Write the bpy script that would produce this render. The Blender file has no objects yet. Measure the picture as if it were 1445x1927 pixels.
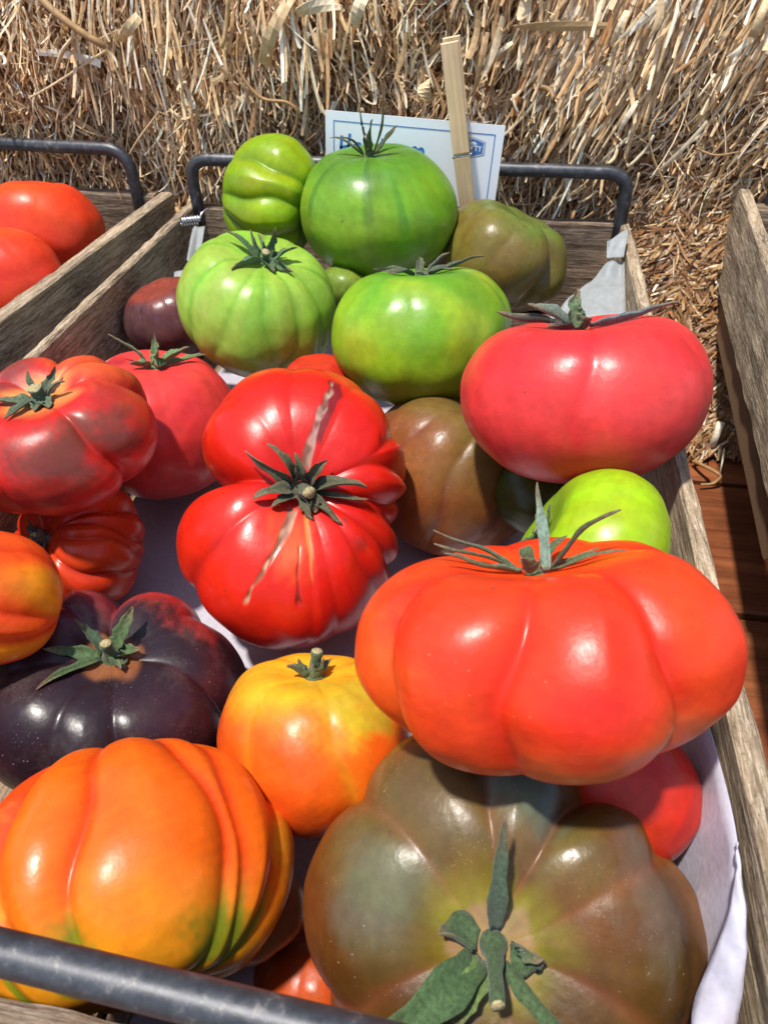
import bpy, bmesh, math, random
import numpy as np
from mathutils import Vector, Matrix

random.seed(7)
RNG = np.random.default_rng(11)
R = math.radians
scene = bpy.context.scene
COL = scene.collection

# ---------------------------------------------------------------- camera, sky, sun, exposure
CAM_Z = 1.02                                   # lens height over the ground; table top at 0.75
AX = np.array([[0.98667, 0.09653, -0.13104],   # columns: camera right, down, forward in world axes
               [0.16204, -0.65833, 0.73508],
               [-0.01531, -0.74651, -0.66519]])
FPX, CX, CY = 1336.0, 722.5, 963.5             # focal length and centre in photograph pixels
cam_d = bpy.data.cameras.new('camera')
cam = bpy.data.objects.new('camera', cam_d)
COL.objects.link(cam)
cam.matrix_world = Matrix(((AX[0, 0], -AX[0, 1], -AX[0, 2], 0), (AX[1, 0], -AX[1, 1], -AX[1, 2], 0),
                           (AX[2, 0], -AX[2, 1], -AX[2, 2], CAM_Z), (0, 0, 0, 1)))
cam_d.sensor_fit = 'VERTICAL'
cam_d.sensor_height = 24.0
cam_d.lens = FPX / 1927.0 * 24.0
cam_d.clip_start = 0.01
cam_d.clip_end = 3000
cam_d.dof.use_dof = True
cam_d.dof.focus_distance = 0.26
cam_d.dof.aperture_fstop = 22.0
scene.camera = cam

SUN_DIR = Vector((-0.21, -0.18, 1.0)).normalized()     # towards the sun
SUN_EL = math.asin(SUN_DIR.z)
world = bpy.data.worlds.new('World')
scene.world = world
world.use_nodes = True
wn = world.node_tree.nodes
wl = world.node_tree.links
bg = wn['Background']
sky = wn.new('ShaderNodeTexSky')
sky.sky_type = 'NISHITA'
sky.sun_disc = False
sky.sun_elevation = SUN_EL
sky.sun_rotation = math.atan2(SUN_DIR.x, SUN_DIR.y)
wl.new(sky.outputs[0], bg.inputs['Color'])
bg.inputs['Strength'].default_value = 0.14

sun_d = bpy.data.lights.new('sun', 'SUN')
sun_d.energy = 4.0
sun_d.angle = R(3.0)
sun_d.color = (1.0, 0.95, 0.87)
sun = bpy.data.objects.new('sun', sun_d)
COL.objects.link(sun)
sun.location = (0, 0, 5)
sun.rotation_euler = SUN_DIR.to_track_quat('Z', 'Y').to_euler()

scene.view_settings.view_transform = 'Standard'
scene.view_settings.look = 'None'
scene.view_settings.gamma = 1.0
scene.view_settings.exposure = 0.66
scene.view_settings.use_curve_mapping = False

# ---------------------------------------------------------------- helpers
ORG = np.array([0, 0, CAM_Z])


def ray(px, py):
    return AX @ np.array([(px - CX) / FPX, (py - CY) / FPX, 1.0])


def at(px, py, D=None, x=None, y=None, z=None):
    """A point on the sight line of a photo pixel: at depth D, or where it meets the plane x / y / z (z from the lens)."""
    q = ray(px, py)
    if D is None:
        D = x / q[0] if x is not None else (y / q[1] if y is not None else z / q[2])
    return ORG + q * D


def W(x, y, z):
    return np.array([x, y, z + CAM_Z])


def unit(v):
    v = np.asarray(v, float)
    return v / np.linalg.norm(v)


def lin(r, g, b, k=1.0):
    def f(c):
        c /= 255.0
        return (c / 12.92 if c <= 0.04045 else ((c + 0.055) / 1.055) ** 2.4) * k
    return np.array([f(r), f(g), f(b)])


def sn(X, scale, seed, n=7):
    """cheap smooth noise, about -1..1, for an (N,3) array"""
    g = np.random.default_rng(seed)
    k = g.normal(size=(n, 3)) * scale
    ph = g.uniform(0, 6.28, n)
    return np.sin(X @ k.T + ph).sum(1) / (n ** 0.5) / 0.9


def mixc(a, b, w):
    w = np.clip(np.asarray(w), 0, 1)[..., None]
    return np.asarray(a) * (1 - w) + np.asarray(b) * w


def sstep(a, b, x):
    t = np.clip((x - a) / (b - a), 0, 1)
    return t * t * (3 - 2 * t)


def tag(o, label=None, cat=None, group=None, kind=None):
    if label: o['label'] = label
    if cat: o['category'] = cat
    if group: o['group'] = group
    if kind: o['kind'] = kind
    return o


def mesh_from(name, V, F, mats, smooth=True, colors=None, fmat=None):
    """V (N,3), F list or (M,4) array of quads / list of polygons"""
    me = bpy.data.meshes.new(name)
    V = np.asarray(V, np.float32)
    if isinstance(F, np.ndarray):
        k = F.shape[1]
        me.vertices.add(len(V)); me.vertices.foreach_set('co', V.ravel())
        me.loops.add(F.size); me.loops.foreach_set('vertex_index', F.ravel().astype(np.int32))
        me.polygons.add(len(F))
        me.polygons.foreach_set('loop_start', np.arange(0, F.size, k, dtype=np.int32))
        me.update(calc_edges=True); me.validate()
    else:
        me.from_pydata([tuple(map(float, v)) for v in V], [], [tuple(map(int, f)) for f in F])
        me.update()
    for m in (mats if isinstance(mats, (list, tuple)) else [mats]):
        me.materials.append(m)
    if smooth:
        me.polygons.foreach_set('use_smooth', np.ones(len(me.polygons), bool))
    if fmat is not None:
        me.polygons.foreach_set('material_index', np.asarray(fmat, np.int32))
    if colors is not None:
        a = me.color_attributes.new('tint', 'FLOAT_COLOR', 'POINT')
        c4 = np.ones((len(V), 4), np.float32)
        c4[:, :3] = np.clip(colors, 0, 1)
        a.data.foreach_set('color', c4.ravel())
    return me


def obj(name, me, parent=None, loc=None, mat=None):
    o = bpy.data.objects.new(name, me)
    COL.objects.link(o)
    if mat is not None: o.matrix_world = mat
    elif loc is not None: o.location = tuple(loc)
    if parent is not None:
        o.parent = parent
    return o


def empty(name, loc, rotz=0.0):
    o = bpy.data.objects.new(name, None)
    COL.objects.link(o)
    o.empty_display_size = 0.02
    o.location = tuple(loc)
    o.rotation_euler = (0, 0, rotz)
    return o


def child_local(o, parent):
    """parent o to parent keeping o's world placement (parent has location and z-rotation only)"""
    o.parent = parent
    o.matrix_parent_inverse = (Matrix.Translation(parent.location) @ parent.rotation_euler.to_matrix().to_4x4()).inverted()
    return o


def frames(P):
    P = np.asarray(P, float)
    T = np.gradient(P, axis=0)
    T /= np.linalg.norm(T, axis=1)[:, None] + 1e-12
    ref = np.array([0.0, 0, 1]) if abs(T[0, 2]) < 0.9 else np.array([1.0, 0, 0])
    N = np.zeros_like(P)
    n0 = ref - T[0] * (ref @ T[0])
    N[0] = unit(n0)
    for i in range(1, len(P)):
        v = N[i - 1] - T[i] * (N[i - 1] @ T[i])
        N[i] = unit(v)
    return T, N, np.cross(T, N)


def tube(P, rad, sides=12, caps=True):
    P = np.asarray(P, float)
    T, N, B = frames(P)
    rad = np.broadcast_to(np.asarray(rad, float), (len(P),))
    a = np.linspace(0, 2 * math.pi, sides, endpoint=False)
    V = (P[:, None] + rad[:, None, None] * (np.cos(a)[None, :, None] * N[:, None] + np.sin(a)[None, :, None] * B[:, None])).reshape(-1, 3)
    F = []
    for i in range(len(P) - 1):
        for j in range(sides):
            k = (j + 1) % sides
            F.append((i * sides + j, i * sides + k, (i + 1) * sides + k, (i + 1) * sides + j))
    if caps:
        F.append(tuple(range(sides - 1, -1, -1)))
        F.append(tuple((len(P) - 1) * sides + j for j in range(sides)))
    return V, F


def smooth_path(pts, n=40):
    """Catmull-Rom through the points"""
    P = np.asarray(pts, float)
    P = np.vstack([2 * P[0] - P[1], P, 2 * P[-1] - P[-2]])
    out = []
    m = len(P) - 3
    per = max(2, n // m)
    for i in range(m):
        p0, p1, p2, p3 = P[i:i + 4]
        for t in np.linspace(0, 1, per, endpoint=False):
            out.append(0.5 * (2 * p1 + (p2 - p0) * t + (2 * p0 - 5 * p1 + 4 * p2 - p3) * t * t + (3 * p1 - p0 - 3 * p2 + p3) * t ** 3))
    out.append(P[-2])
    return np.array(out)


def rounded(pts, r, n=8):
    """polyline with its inner corners rounded by arcs (quadratic) of size r"""
    pts = [np.asarray(p, float) for p in pts]
    out = []
    for i, p in enumerate(pts):
        if i in (0, len(pts) - 1):
            out.append(p); continue
        a = p + unit(pts[i - 1] - p) * r
        b = p + unit(pts[i + 1] - p) * r
        for t in np.linspace(0, 1, n):
            out.append((1 - t) ** 2 * a + 2 * t * (1 - t) * p + t * t * b)
    # densify the straights
    res = [out[0]]
    for q in out[1:]:
        d = np.linalg.norm(q - res[-1])
        k = max(1, int(d / 0.012))
        s = res[-1]
        for j in range(1, k + 1):
            res.append(s + (q - s) * j / k)
    return np.array(res)


# ---------------------------------------------------------------- materials
def new_mat(name):
    m = bpy.data.materials.new(name)
    m.use_nodes = True
    nt = m.node_tree
    return m, nt, nt.nodes, nt.links, nt.nodes['Principled BSDF']


def nd(N, t, **kw):
    n = N.new(t)
    for k, v in kw.items():
        if k in ('scale', 'detail', 'rough', 'distort'):
            n.inputs[{'scale': 'Scale', 'detail': 'Detail', 'rough': 'Roughness', 'distort': 'Distortion'}[k]].default_value = v
        else:
            setattr(n, k, v)
    return n


def ramp(N, stops):
    r = N.new('ShaderNodeValToRGB')
    e = r.color_ramp.elements
    while len(e) < len(stops): e.new(0.5)
    for el, (p, c) in zip(e, stops):
        el.position = p
        el.color = (c[0], c[1], c[2], 1) if hasattr(c, '__len__') else (c, c, c, 1)
    return r


def mixn(N, L, a, b, fac, mode='MIX'):
    m = N.new('ShaderNodeMix')
    m.data_type = 'RGBA'
    m.blend_type = mode
    for s, v in ((0, fac), (6, a), (7, b)):
        if hasattr(v, 'links') or hasattr(v, 'is_output'):
            L.new(v, m.inputs[s])
        else:
            m.inputs[s].default_value = v if s == 0 else (v[0], v[1], v[2], 1)
    return m.outputs[2]


def tomato_mat(name, rough=0.3, speck=(0.9, 0.75, 0.5), speck_amt=0.45, mott=0.12, sss=0.12, bump=0.12, dust=0.0):
    m, nt, N, L, P = new_mat(name)
    tc = N.new('ShaderNodeTexCoord')
    at_ = nd(N, 'ShaderNodeAttribute', attribute_name='tint')
    n1 = nd(N, 'ShaderNodeTexNoise', scale=220, detail=5, rough=0.65)
    L.new(tc.outputs['Object'], n1.inputs['Vector'])
    r1 = ramp(N, [(0.3, 1 - mott), (0.7, 1 + 0.0)])
    L.new(n1.outputs[0], r1.inputs[0])
    c = mixn(N, L, at_.outputs['Color'], r1.outputs[0], 1.0, 'MULTIPLY')
    # fine cuticle freckles: tiny pale points, two sizes
    for sc, lo, hi, amt in ((900, 0.10, 0.20, 0.35), (330, 0.045, 0.09, 0.8)):
        v = nd(N, 'ShaderNodeTexVoronoi', scale=sc)
        L.new(tc.outputs['Object'], v.inputs['Vector'])
        rr = ramp(N, [(lo, 1.0), (hi, 0.0)])
        L.new(v.outputs['Distance'], rr.inputs[0])
        nn = nd(N, 'ShaderNodeTexNoise', scale=sc / 9.0, detail=2)
        L.new(tc.outputs['Object'], nn.inputs['Vector'])
        r2 = ramp(N, [(0.5, 0.0), (0.66, amt * speck_amt)])
        L.new(nn.outputs[0], r2.inputs[0])
        mm = N.new('ShaderNodeMath'); mm.operation = 'MULTIPLY'
        L.new(rr.outputs[0], mm.inputs[0]); L.new(r2.outputs[0], mm.inputs[1])
        c = mixn(N, L, c, speck, mm.outputs[0])
    v = nd(N, 'ShaderNodeTexVoronoi', scale=70)
    wq = nd(N, 'ShaderNodeTexNoise', scale=500, detail=2)
    L.new(tc.outputs['Object'], wq.inputs['Vector'])
    L.new(mixn(N, L, tc.outputs['Object'], wq.outputs['Color'], 0.004), v.inputs['Vector'])
    rr = ramp(N, [(0.035, 1.0), (0.06, 0.0)])
    L.new(v.outputs['Distance'], rr.inputs[0])
    sp_ = N.new('ShaderNodeSeparateColor')
    L.new(v.outputs['Color'], sp_.inputs[0])
    r2 = ramp(N, [(0.72, 0.0), (0.76, 0.7)])
    L.new(sp_.outputs[0], r2.inputs[0])
    mm = N.new('ShaderNodeMath'); mm.operation = 'MULTIPLY'
    L.new(rr.outputs[0], mm.inputs[0]); L.new(r2.outputs[0], mm.inputs[1])
    c = mixn(N, L, c, (0.09, 0.035, 0.02), mm.outputs[0])
    if dust > 0:
        n4 = nd(N, 'ShaderNodeTexNoise', scale=60, detail=8, rough=0.75)
        L.new(tc.outputs['Object'], n4.inputs['Vector'])
        r4 = ramp(N, [(0.5, 0.0), (0.72, dust)])
        L.new(n4.outputs[0], r4.inputs[0])
        c = mixn(N, L, c, (0.55, 0.5, 0.45), r4.outputs[0])
    L.new(c, P.inputs['Base Color'])
    n2 = nd(N, 'ShaderNodeTexNoise', scale=75, detail=7, rough=0.7)
    L.new(tc.outputs['Object'], n2.inputs['Vector'])
    r3 = ramp(N, [(0.32, rough - 0.07), (0.68, rough + 0.10)])
    L.new(n2.outputs[0], r3.inputs[0])
    L.new(r3.outputs[0], P.inputs['Roughness'])
    b = N.new('ShaderNodeBump')
    b.inputs['Strength'].default_value = bump
    b.inputs['Distance'].default_value = 0.0006
    n3 = nd(N, 'ShaderNodeTexNoise', scale=420, detail=4)
    L.new(tc.outputs['Object'], n3.inputs['Vector'])
    L.new(n3.outputs[0], b.inputs['Height'])
    L.new(b.outputs[0], P.inputs['Normal'])
    P.inputs['IOR'].default_value = 1.36
    P.inputs['Subsurface Weight'].default_value = sss
    P.inputs['Subsurface Radius'].default_value = (1.0, 0.35, 0.15)
    P.inputs['Subsurface Scale'].default_value = 0.0016
    return m


M_SKIN = tomato_mat('tomato_skin', 0.33, speck_amt=0.13, mott=0.2, bump=0.16)
M_GREEN = tomato_mat('green_tomato_skin', 0.31, speck=(0.7, 0.8, 0.3), speck_amt=0.35, mott=0.2)
M_BROWN = tomato_mat('brown_tomato_skin', 0.31, speck=(0.75, 0.6, 0.42), speck_amt=0.4, mott=0.25, sss=0.06, bump=0.2)
M_DARK = tomato_mat('purple_tomato_skin', 0.29, speck=(0.45, 0.3, 0.28), speck_amt=0.75, mott=0.3, sss=0.03, bump=0.16, dust=0.05)
M_GLOSS = tomato_mat('glossy_tomato_skin', 0.29, speck_amt=0.12, mott=0.12, bump=0.1)


def calyx_mat():
    m, nt, N, L, P = new_mat('calyx_green')
    tc = N.new('ShaderNodeTexCoord')
    at_ = nd(N, 'ShaderNodeAttribute', attribute_name='tint')
    n1 = nd(N, 'ShaderNodeTexNoise', scale=900, detail=6, rough=0.7)
    L.new(tc.outputs['Object'], n1.inputs['Vector'])
    r1 = ramp(N, [(0.3, 0.4), (0.7, 1.3)])
    L.new(n1.outputs[0], r1.inputs[0])
    c = mixn(N, L, at_.outputs['Color'], r1.outputs[0], 1.0, 'MULTIPLY')
    L.new(c, P.inputs['Base Color'])
    P.inputs['Roughness'].default_value = 0.75
    P.inputs['Specular IOR Level'].default_value = 0.25
    P.inputs['Sheen Weight'].default_value = 0.15
    b = N.new('ShaderNodeBump'); b.inputs['Strength'].default_value = 0.5; b.inputs['Distance'].default_value = 0.0004
    L.new(n1.outputs[0], b.inputs['Height']); L.new(b.outputs[0], P.inputs['Normal'])
    return m


M_CALYX = calyx_mat()


def wood_mat(name, dark, mid, light, grey=0.5, along=6.0, across=130.0, bump=0.7, rough=0.85, stain=0.5):
    """grain runs along the object's X axis"""
    m, nt, N, L, P = new_mat(name)
    tc = N.new('ShaderNodeTexCoord')
    mp = N.new('ShaderNodeMapping')
    mp.inputs['Scale'].default_value = (along, across, across)
    L.new(tc.outputs['Object'], mp.inputs['Vector'])
    oi = N.new('ShaderNodeObjectInfo')
    cmb = N.new('ShaderNodeCombineXYZ')
    ml = N.new('ShaderNodeMath'); ml.operation = 'MULTIPLY'; ml.inputs[1].default_value = 37.0
    L.new(oi.outputs['Random'], ml.inputs[0])
    L.new(ml.outputs[0], cmb.inputs[0]); L.new(ml.outputs[0], cmb.inputs[1])
    L.new(cmb.outputs[0], mp.inputs['Location'])
    n1 = nd(N, 'ShaderNodeTexNoise', scale=1.0, detail=7, rough=0.62, distort=0.5)
    L.new(mp.outputs[0], n1.inputs['Vector'])
    r1 = ramp(N, [(0.28, dark), (0.5, mid), (0.72, light)])
    L.new(n1.outputs[0], r1.inputs[0])
    n2 = nd(N, 'ShaderNodeTexNoise', scale=22, detail=5, rough=0.6)
    L.new(tc.outputs['Object'], n2.inputs['Vector'])
    r2 = ramp(N, [(0.35, 1 - stain), (0.65, 1.15)])
    L.new(n2.outputs[0], r2.inputs[0])
    c = mixn(N, L, r1.outputs[0], r2.outputs[0], 1.0, 'MULTIPLY')
    # weathered silver hairs, slightly slanted to the grain
    mp2 = N.new('ShaderNodeMapping')
    mp2.inputs['Rotation'].default_value = (0.2, 0.5, 0.45)
    mp2.inputs['Scale'].default_value = (170, 1300, 1300)
    L.new(tc.outputs['Object'], mp2.inputs['Vector'])
    n3 = nd(N, 'ShaderNodeTexNoise', scale=1.0, detail=3, rough=0.6)
    L.new(mp2.outputs[0], n3.inputs['Vector'])
    r3 = ramp(N, [(0.48, 0.0), (0.72, grey)])
    L.new(n3.outputs[0], r3.inputs[0])
    c = mixn(N, L, c, (light[0] * 1.1, light[1] * 1.15, light[2] * 1.25), r3.outputs[0])
    # weather checks: thin dark cracks along the grain, and pits
    mp3 = N.new('ShaderNodeMapping')
    mp3.inputs['Scale'].default_value = (9, 240, 240)
    L.new(tc.outputs['Object'], mp3.inputs['Vector'])
    L.new(cmb.outputs[0], mp3.inputs['Location'])
    n4 = nd(N, 'ShaderNodeTexNoise', scale=1.0, detail=5, rough=0.55, distort=0.3)
    L.new(mp3.outputs[0], n4.inputs['Vector'])
    r4 = ramp(N, [(0.465, 0.0), (0.5, stain * 1.3), (0.535, 0.0)])
    L.new(n4.outputs[0], r4.inputs[0])
    n5 = nd(N, 'ShaderNodeTexNoise', scale=900, detail=3, rough=0.7)
    L.new(tc.outputs['Object'], n5.inputs['Vector'])
    r5 = ramp(N, [(0.32, 0.55), (0.45, 1.0), (0.7, 1.12)])
    L.new(n5.outputs[0], r5.inputs[0])
    c = mixn(N, L, c, (dark[0] * 0.45, dark[1] * 0.42, dark[2] * 0.4), r4.outputs[0])
    c = mixn(N, L, c, r5.outputs[0], min(1.0, grey * 1.2), 'MULTIPLY')
    L.new(c, P.inputs['Base Color'])
    P.inputs['Roughness'].default_value = rough
    P.inputs['Specular IOR Level'].default_value = 0.2
    b = N.new('ShaderNodeBump'); b.inputs['Strength'].default_value = bump; b.inputs['Distance'].default_value = 0.0012
    ad = N.new('ShaderNodeMath'); ad.operation = 'MULTIPLY_ADD'; ad.inputs[1].default_value = 0.5
    L.new(n3.outputs[0], ad.inputs[0]); L.new(n1.outputs[0], ad.inputs[2])
    L.new(ad.outputs[0], b.inputs['Height']); L.new(b.outputs[0], P.inputs['Normal'])
    return m


M_WOOD = wood_mat('weathered_crate_wood', lin(104, 88, 70), lin(154, 134, 108), lin(192, 174, 148), along=40, across=520, stain=0.4, grey=0.8, bump=0.9)
M_WOOD_DARK = wood_mat('dark_crate_wood', lin(88, 70, 56), lin(132, 112, 92), lin(168, 148, 124), along=24, across=480)
M_TABLE = wood_mat('red_brown_table_wood', lin(78, 40, 22), lin(118, 66, 38), lin(142, 86, 52), grey=0.06, along=8, across=90, bump=0.25, rough=0.5, stain=0.25)
M_PINE = wood_mat('pale_peg_wood', lin(196, 160, 116), lin(222, 192, 150), lin(236, 212, 176), grey=0.05, along=10, across=260, bump=0.15, rough=0.6, stain=0.08)


def steel_mat():
    m, nt, N, L, P = new_mat('dark_steel_rod')
    tc = N.new('ShaderNodeTexCoord')
    n1 = nd(N, 'ShaderNodeTexNoise', scale=160, detail=8, rough=0.75)
    L.new(tc.outputs['Object'], n1.inputs['Vector'])
    r1 = ramp(N, [(0.3, lin(48, 48, 51)), (0.58, lin(76, 77, 81)), (0.8, lin(170, 162, 146))])
    L.new(n1.outputs[0], r1.inputs[0])
    L.new(r1.outputs[0], P.inputs['Base Color'])
    P.inputs['Metallic'].default_value = 0.55
    r2 = ramp(N, [(0.3, 0.32), (0.7, 0.55)])
    L.new(n1.outputs[0], r2.inputs[0]); L.new(r2.outputs[0], P.inputs['Roughness'])
    b = N.new('ShaderNodeBump'); b.inputs['Strength'].default_value = 0.35; b.inputs['Distance'].default_value = 0.0004
    L.new(n1.outputs[0], b.inputs['Height']); L.new(b.outputs[0], P.inputs['Normal'])
    return m


M_STEEL = steel_mat()


def plain_mat(name, col, rough=0.6, metal=0.0, noise=0.15, nscale=200, bump=0.1, trans=0.0):
    m, nt, N, L, P = new_mat(name)
    tc = N.new('ShaderNodeTexCoord')
    n1 = nd(N, 'ShaderNodeTexNoise', scale=nscale, detail=5)
    L.new(tc.outputs['Object'], n1.inputs['Vector'])
    r1 = ramp(N, [(0.3, np.asarray(col) * (1 - noise)), (0.7, np.minimum(np.asarray(col) * (1 + noise * 0.5), 1))])
    L.new(n1.outputs[0], r1.inputs[0])
    L.new(r1.outputs[0], P.inputs['Base Color'])
    P.inputs['Roughness'].default_value = rough
    P.inputs['Metallic'].default_value = metal
    b = N.new('ShaderNodeBump'); b.inputs['Strength'].default_value = bump; b.inputs['Distance'].default_value = 0.0006
    L.new(n1.outputs[0], b.inputs['Height']); L.new(b.outputs[0], P.inputs['Normal'])
    if trans > 0:
        t = N.new('ShaderNodeBsdfTranslucent')
        L.new(r1.outputs[0], t.inputs['Color'])
        ms = N.new('ShaderNodeMixShader'); ms.inputs[0].default_value = trans
        L.new(P.outputs[0], ms.inputs[1]); L.new(t.outputs[0], ms.inputs[2])
        L.new(ms.outputs[0], N['Material Output'].inputs['Surface'])
    return m


M_BRIGHT = plain_mat('bright_spring_steel', (0.62, 0.62, 0.62), 0.25, 1.0)
M_PAPER = plain_mat('waxed_liner_paper', lin(200, 197, 210), 0.6, 0, 0.1, 500, 0.25, trans=0.25)
M_FLOORPAPER = plain_mat('shaded_liner_paper', lin(170, 165, 176), 0.65, 0, 0.12, 500, 0.25)  # same white liner paper, floor shade painted in as a darker lavender tint
M_WAX = plain_mat('translucent_liner_corner', lin(176, 180, 180), 0.5, 0, 0.12, 300, 0.2, trans=0.45)
M_CARD = plain_mat('white_card', lin(236, 240, 246), 0.55, 0, 0.02, 400, 0.03)
M_INK = plain_mat('blue_print', lin(72, 120, 184), 0.6, 0, 0.1, 700, 0.0)
M_MARKER = plain_mat('blue_marker', lin(42, 118, 196), 0.6, 0, 0.25, 900, 0.0)
M_TAN = plain_mat('brown_board', lin(122, 92, 64), 0.8, 0, 0.12, 300, 0.1)
M_CUT = plain_mat('pale_cut_stem', lin(158, 144, 104), 0.9, 0, 0.5, 1200, 0.3)
M_EARTH = plain_mat('ground_earth', (0.16, 0.13, 0.1), 0.95, 0, 0.3, 3, 0.2)


def straw_mat(name, attr):
    m, nt, N, L, P = new_mat(name)
    tc = N.new('ShaderNodeTexCoord')
    if attr:
        a = nd(N, 'ShaderNodeAttribute', attribute_name='tint')
        src = a.outputs['Color']
    else:
        oi = N.new('ShaderNodeObjectInfo')
        rr = ramp(N, [(0.0, lin(168, 128, 84)), (0.3, lin(208, 174, 126)), (0.55, lin(228, 202, 158)), (0.8, lin(232, 214, 180)), (1.0, lin(244, 234, 212))])
        L.new(oi.outputs['Random'], rr.inputs[0])
        src = rr.outputs[0]
    n1 = nd(N, 'ShaderNodeTexNoise', scale=420, detail=4, rough=0.6)
    L.new(tc.outputs['Object'], n1.inputs['Vector'])
    r1 = ramp(N, [(0.3, 0.68), (0.7, 1.08)])
    L.new(n1.outputs[0], r1.inputs[0])
    c = mixn(N, L, src, r1.outputs[0], 1.0, 'MULTIPLY')
    L.new(c, P.inputs['Base Color'])
    P.inputs['Roughness'].default_value = 0.5
    P.inputs['Specular IOR Level'].default_value = 0.35
    t = N.new('ShaderNodeBsdfTranslucent')
    L.new(c, t.inputs['Color'])
    ms = N.new('ShaderNodeMixShader'); ms.inputs[0].default_value = 0.18
    L.new(P.outputs[0], ms.inputs[1]); L.new(t.outputs[0], ms.inputs[2])
    L.new(ms.outputs[0], N['Material Output'].inputs['Surface'])
    return m


M_STRAW = straw_mat('straw', True)
M_STRAW_ONE = straw_mat('straw_single', False)
M_CORE = plain_mat('straw_core', lin(146, 108, 72), 0.95, 0, 0.5, 160, 1.0)

# ---------------------------------------------------------------- setting: ground, table
g = 900.0
obj('ground', mesh_from('ground', [(-g, -g, 0), (g, -g, 0), (g, g, 0), (-g, g, 0)], [(0, 1, 2, 3)], M_EARTH, False))
tag(bpy.data.objects['ground'], kind='structure')


def beam_mesh(name, L_, w, h, mat, rough=0.0006, seg=60, seed=0, chamf=0.0012, wave=0.0):
    """board along X from 0 to L_, width w along Y (centred), height h along Z from 0: worn arrises and a rough surface"""
    c = min(chamf, w * 0.3, h * 0.3)
    nw, nh = 4, 8
    ring = []
    ys = np.linspace(-w / 2 + c, w / 2 - c, nw); zs = np.linspace(c, h - c, nh)
    ring += [(y, 0.0) for y in ys] + [(w / 2, z) for z in zs] + [(y, h) for y in ys[::-1]] + [(-w / 2, z) for z in zs[::-1]]
    ring = np.array(ring)
    n = len(ring)
    xs = np.linspace(0, L_, seg)
    V = np.zeros((seg, n, 3))
    V[:, :, 0] = xs[:, None]
    V[:, :, 1] = ring[None, :, 0]; V[:, :, 2] = ring[None, :, 1]
    V = V.reshape(-1, 3)
    Q = V * np.array([25, 260, 260])
    d = sn(Q, 1.0, seed + 1) * 0.6 + sn(V * np.array([160, 700, 700]), 1.0, seed + 2) * 0.4
    cen = np.array([0, 0, h / 2])
    dirv = V * np.array([0, 1, 1]) - cen
    dirv[:, 1] /= w; dirv[:, 2] /= h
    dirv /= np.abs(dirv).max(1)[:, None] + 1e-9
    dirv = np.where(np.abs(dirv) > 0.93, np.sign(dirv), 0)
    V = V + dirv * (d * rough)[:, None]
    if wave: V[:, 2] += sn(V * np.array([9, 0, 0]), 1.0, seed + 3) * wave
    F = []
    for i in range(seg - 1):
        for j in range(n):
            k = (j + 1) % n
            F.append((i * n + j, i * n + k, (i + 1) * n + k, (i + 1) * n + j))
    F.append(tuple(range(n - 1, -1, -1)))
    F.append(tuple((seg - 1) * n + j for j in range(n)))
    me = mesh_from(name, V, F, mat, False)
    return me


def board(name, p, q, w, h, mat, parent, **kw):
    """a board standing on edge: p to q along its bottom centre line"""
    p = np.asarray(p, float); q = np.asarray(q, float)
    x = unit(q - p)
    y = unit(np.cross([0, 0, 1], x))
    z = np.cross(x, y)
    me = beam_mesh(name, float(np.linalg.norm(q - p)), w, h, mat, **kw)
    M = Matrix(((x[0], y[0], z[0], p[0]), (x[1], y[1], z[1], p[1]), (x[2], y[2], z[2], p[2]), (0, 0, 0, 1)))
    o = obj(name, me, mat=M)
    child_local(o, parent)
    return o


TZ = -0.27          # table top, from the lens
table = empty('table', W(0, 0.3, TZ - 0.03))
tag(table, 'red-brown plank table under the crates and the straw bale', 'table')
yy = 0.2505 - 0.103 * 5
for i in range(12):
    board('plank', W(-0.75, yy + 0.0505, TZ - 0.022), W(0.75, yy + 0.0505, TZ - 0.022), 0.0985, 0.022, M_TABLE, table, rough=0.0002, seg=24, seed=60 + i)
    yy += 0.103
for x in (-0.7, 0.7):
    for y in (-0.2, 0.88):
        board('leg', W(x - 0.03, y, -CAM_Z), W(x + 0.03, y, -CAM_Z), 0.06, CAM_Z + TZ - 0.0225, M_TABLE, table, seg=4, seed=80)

# ---------------------------------------------------------------- straw bale
BY = 0.503          # bale face, from the lens
BX0, BX1, BZ0, BZ1 = -0.62, 0.60, TZ, 0.13
PAL = np.array([lin(146, 104, 66), lin(170, 128, 84), lin(190, 150, 102), lin(208, 174, 124), lin(222, 192, 144),
                lin(212, 186, 146), lin(232, 212, 174), lin(242, 230, 204), lin(118, 82, 52), lin(176, 124, 70)]) * np.array([1.30, 1.28, 1.34])
PALW = np.array([9, 14, 17, 17, 14, 13, 11, 7, 4, 4], float); PALW /= PALW.sum()


def lump(x, z):
    X = np.stack([x, z * 0, z], 1)
    return sn(X, 22, 5) * 0.006 + sn(X, 60, 6) * 0.003


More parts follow.
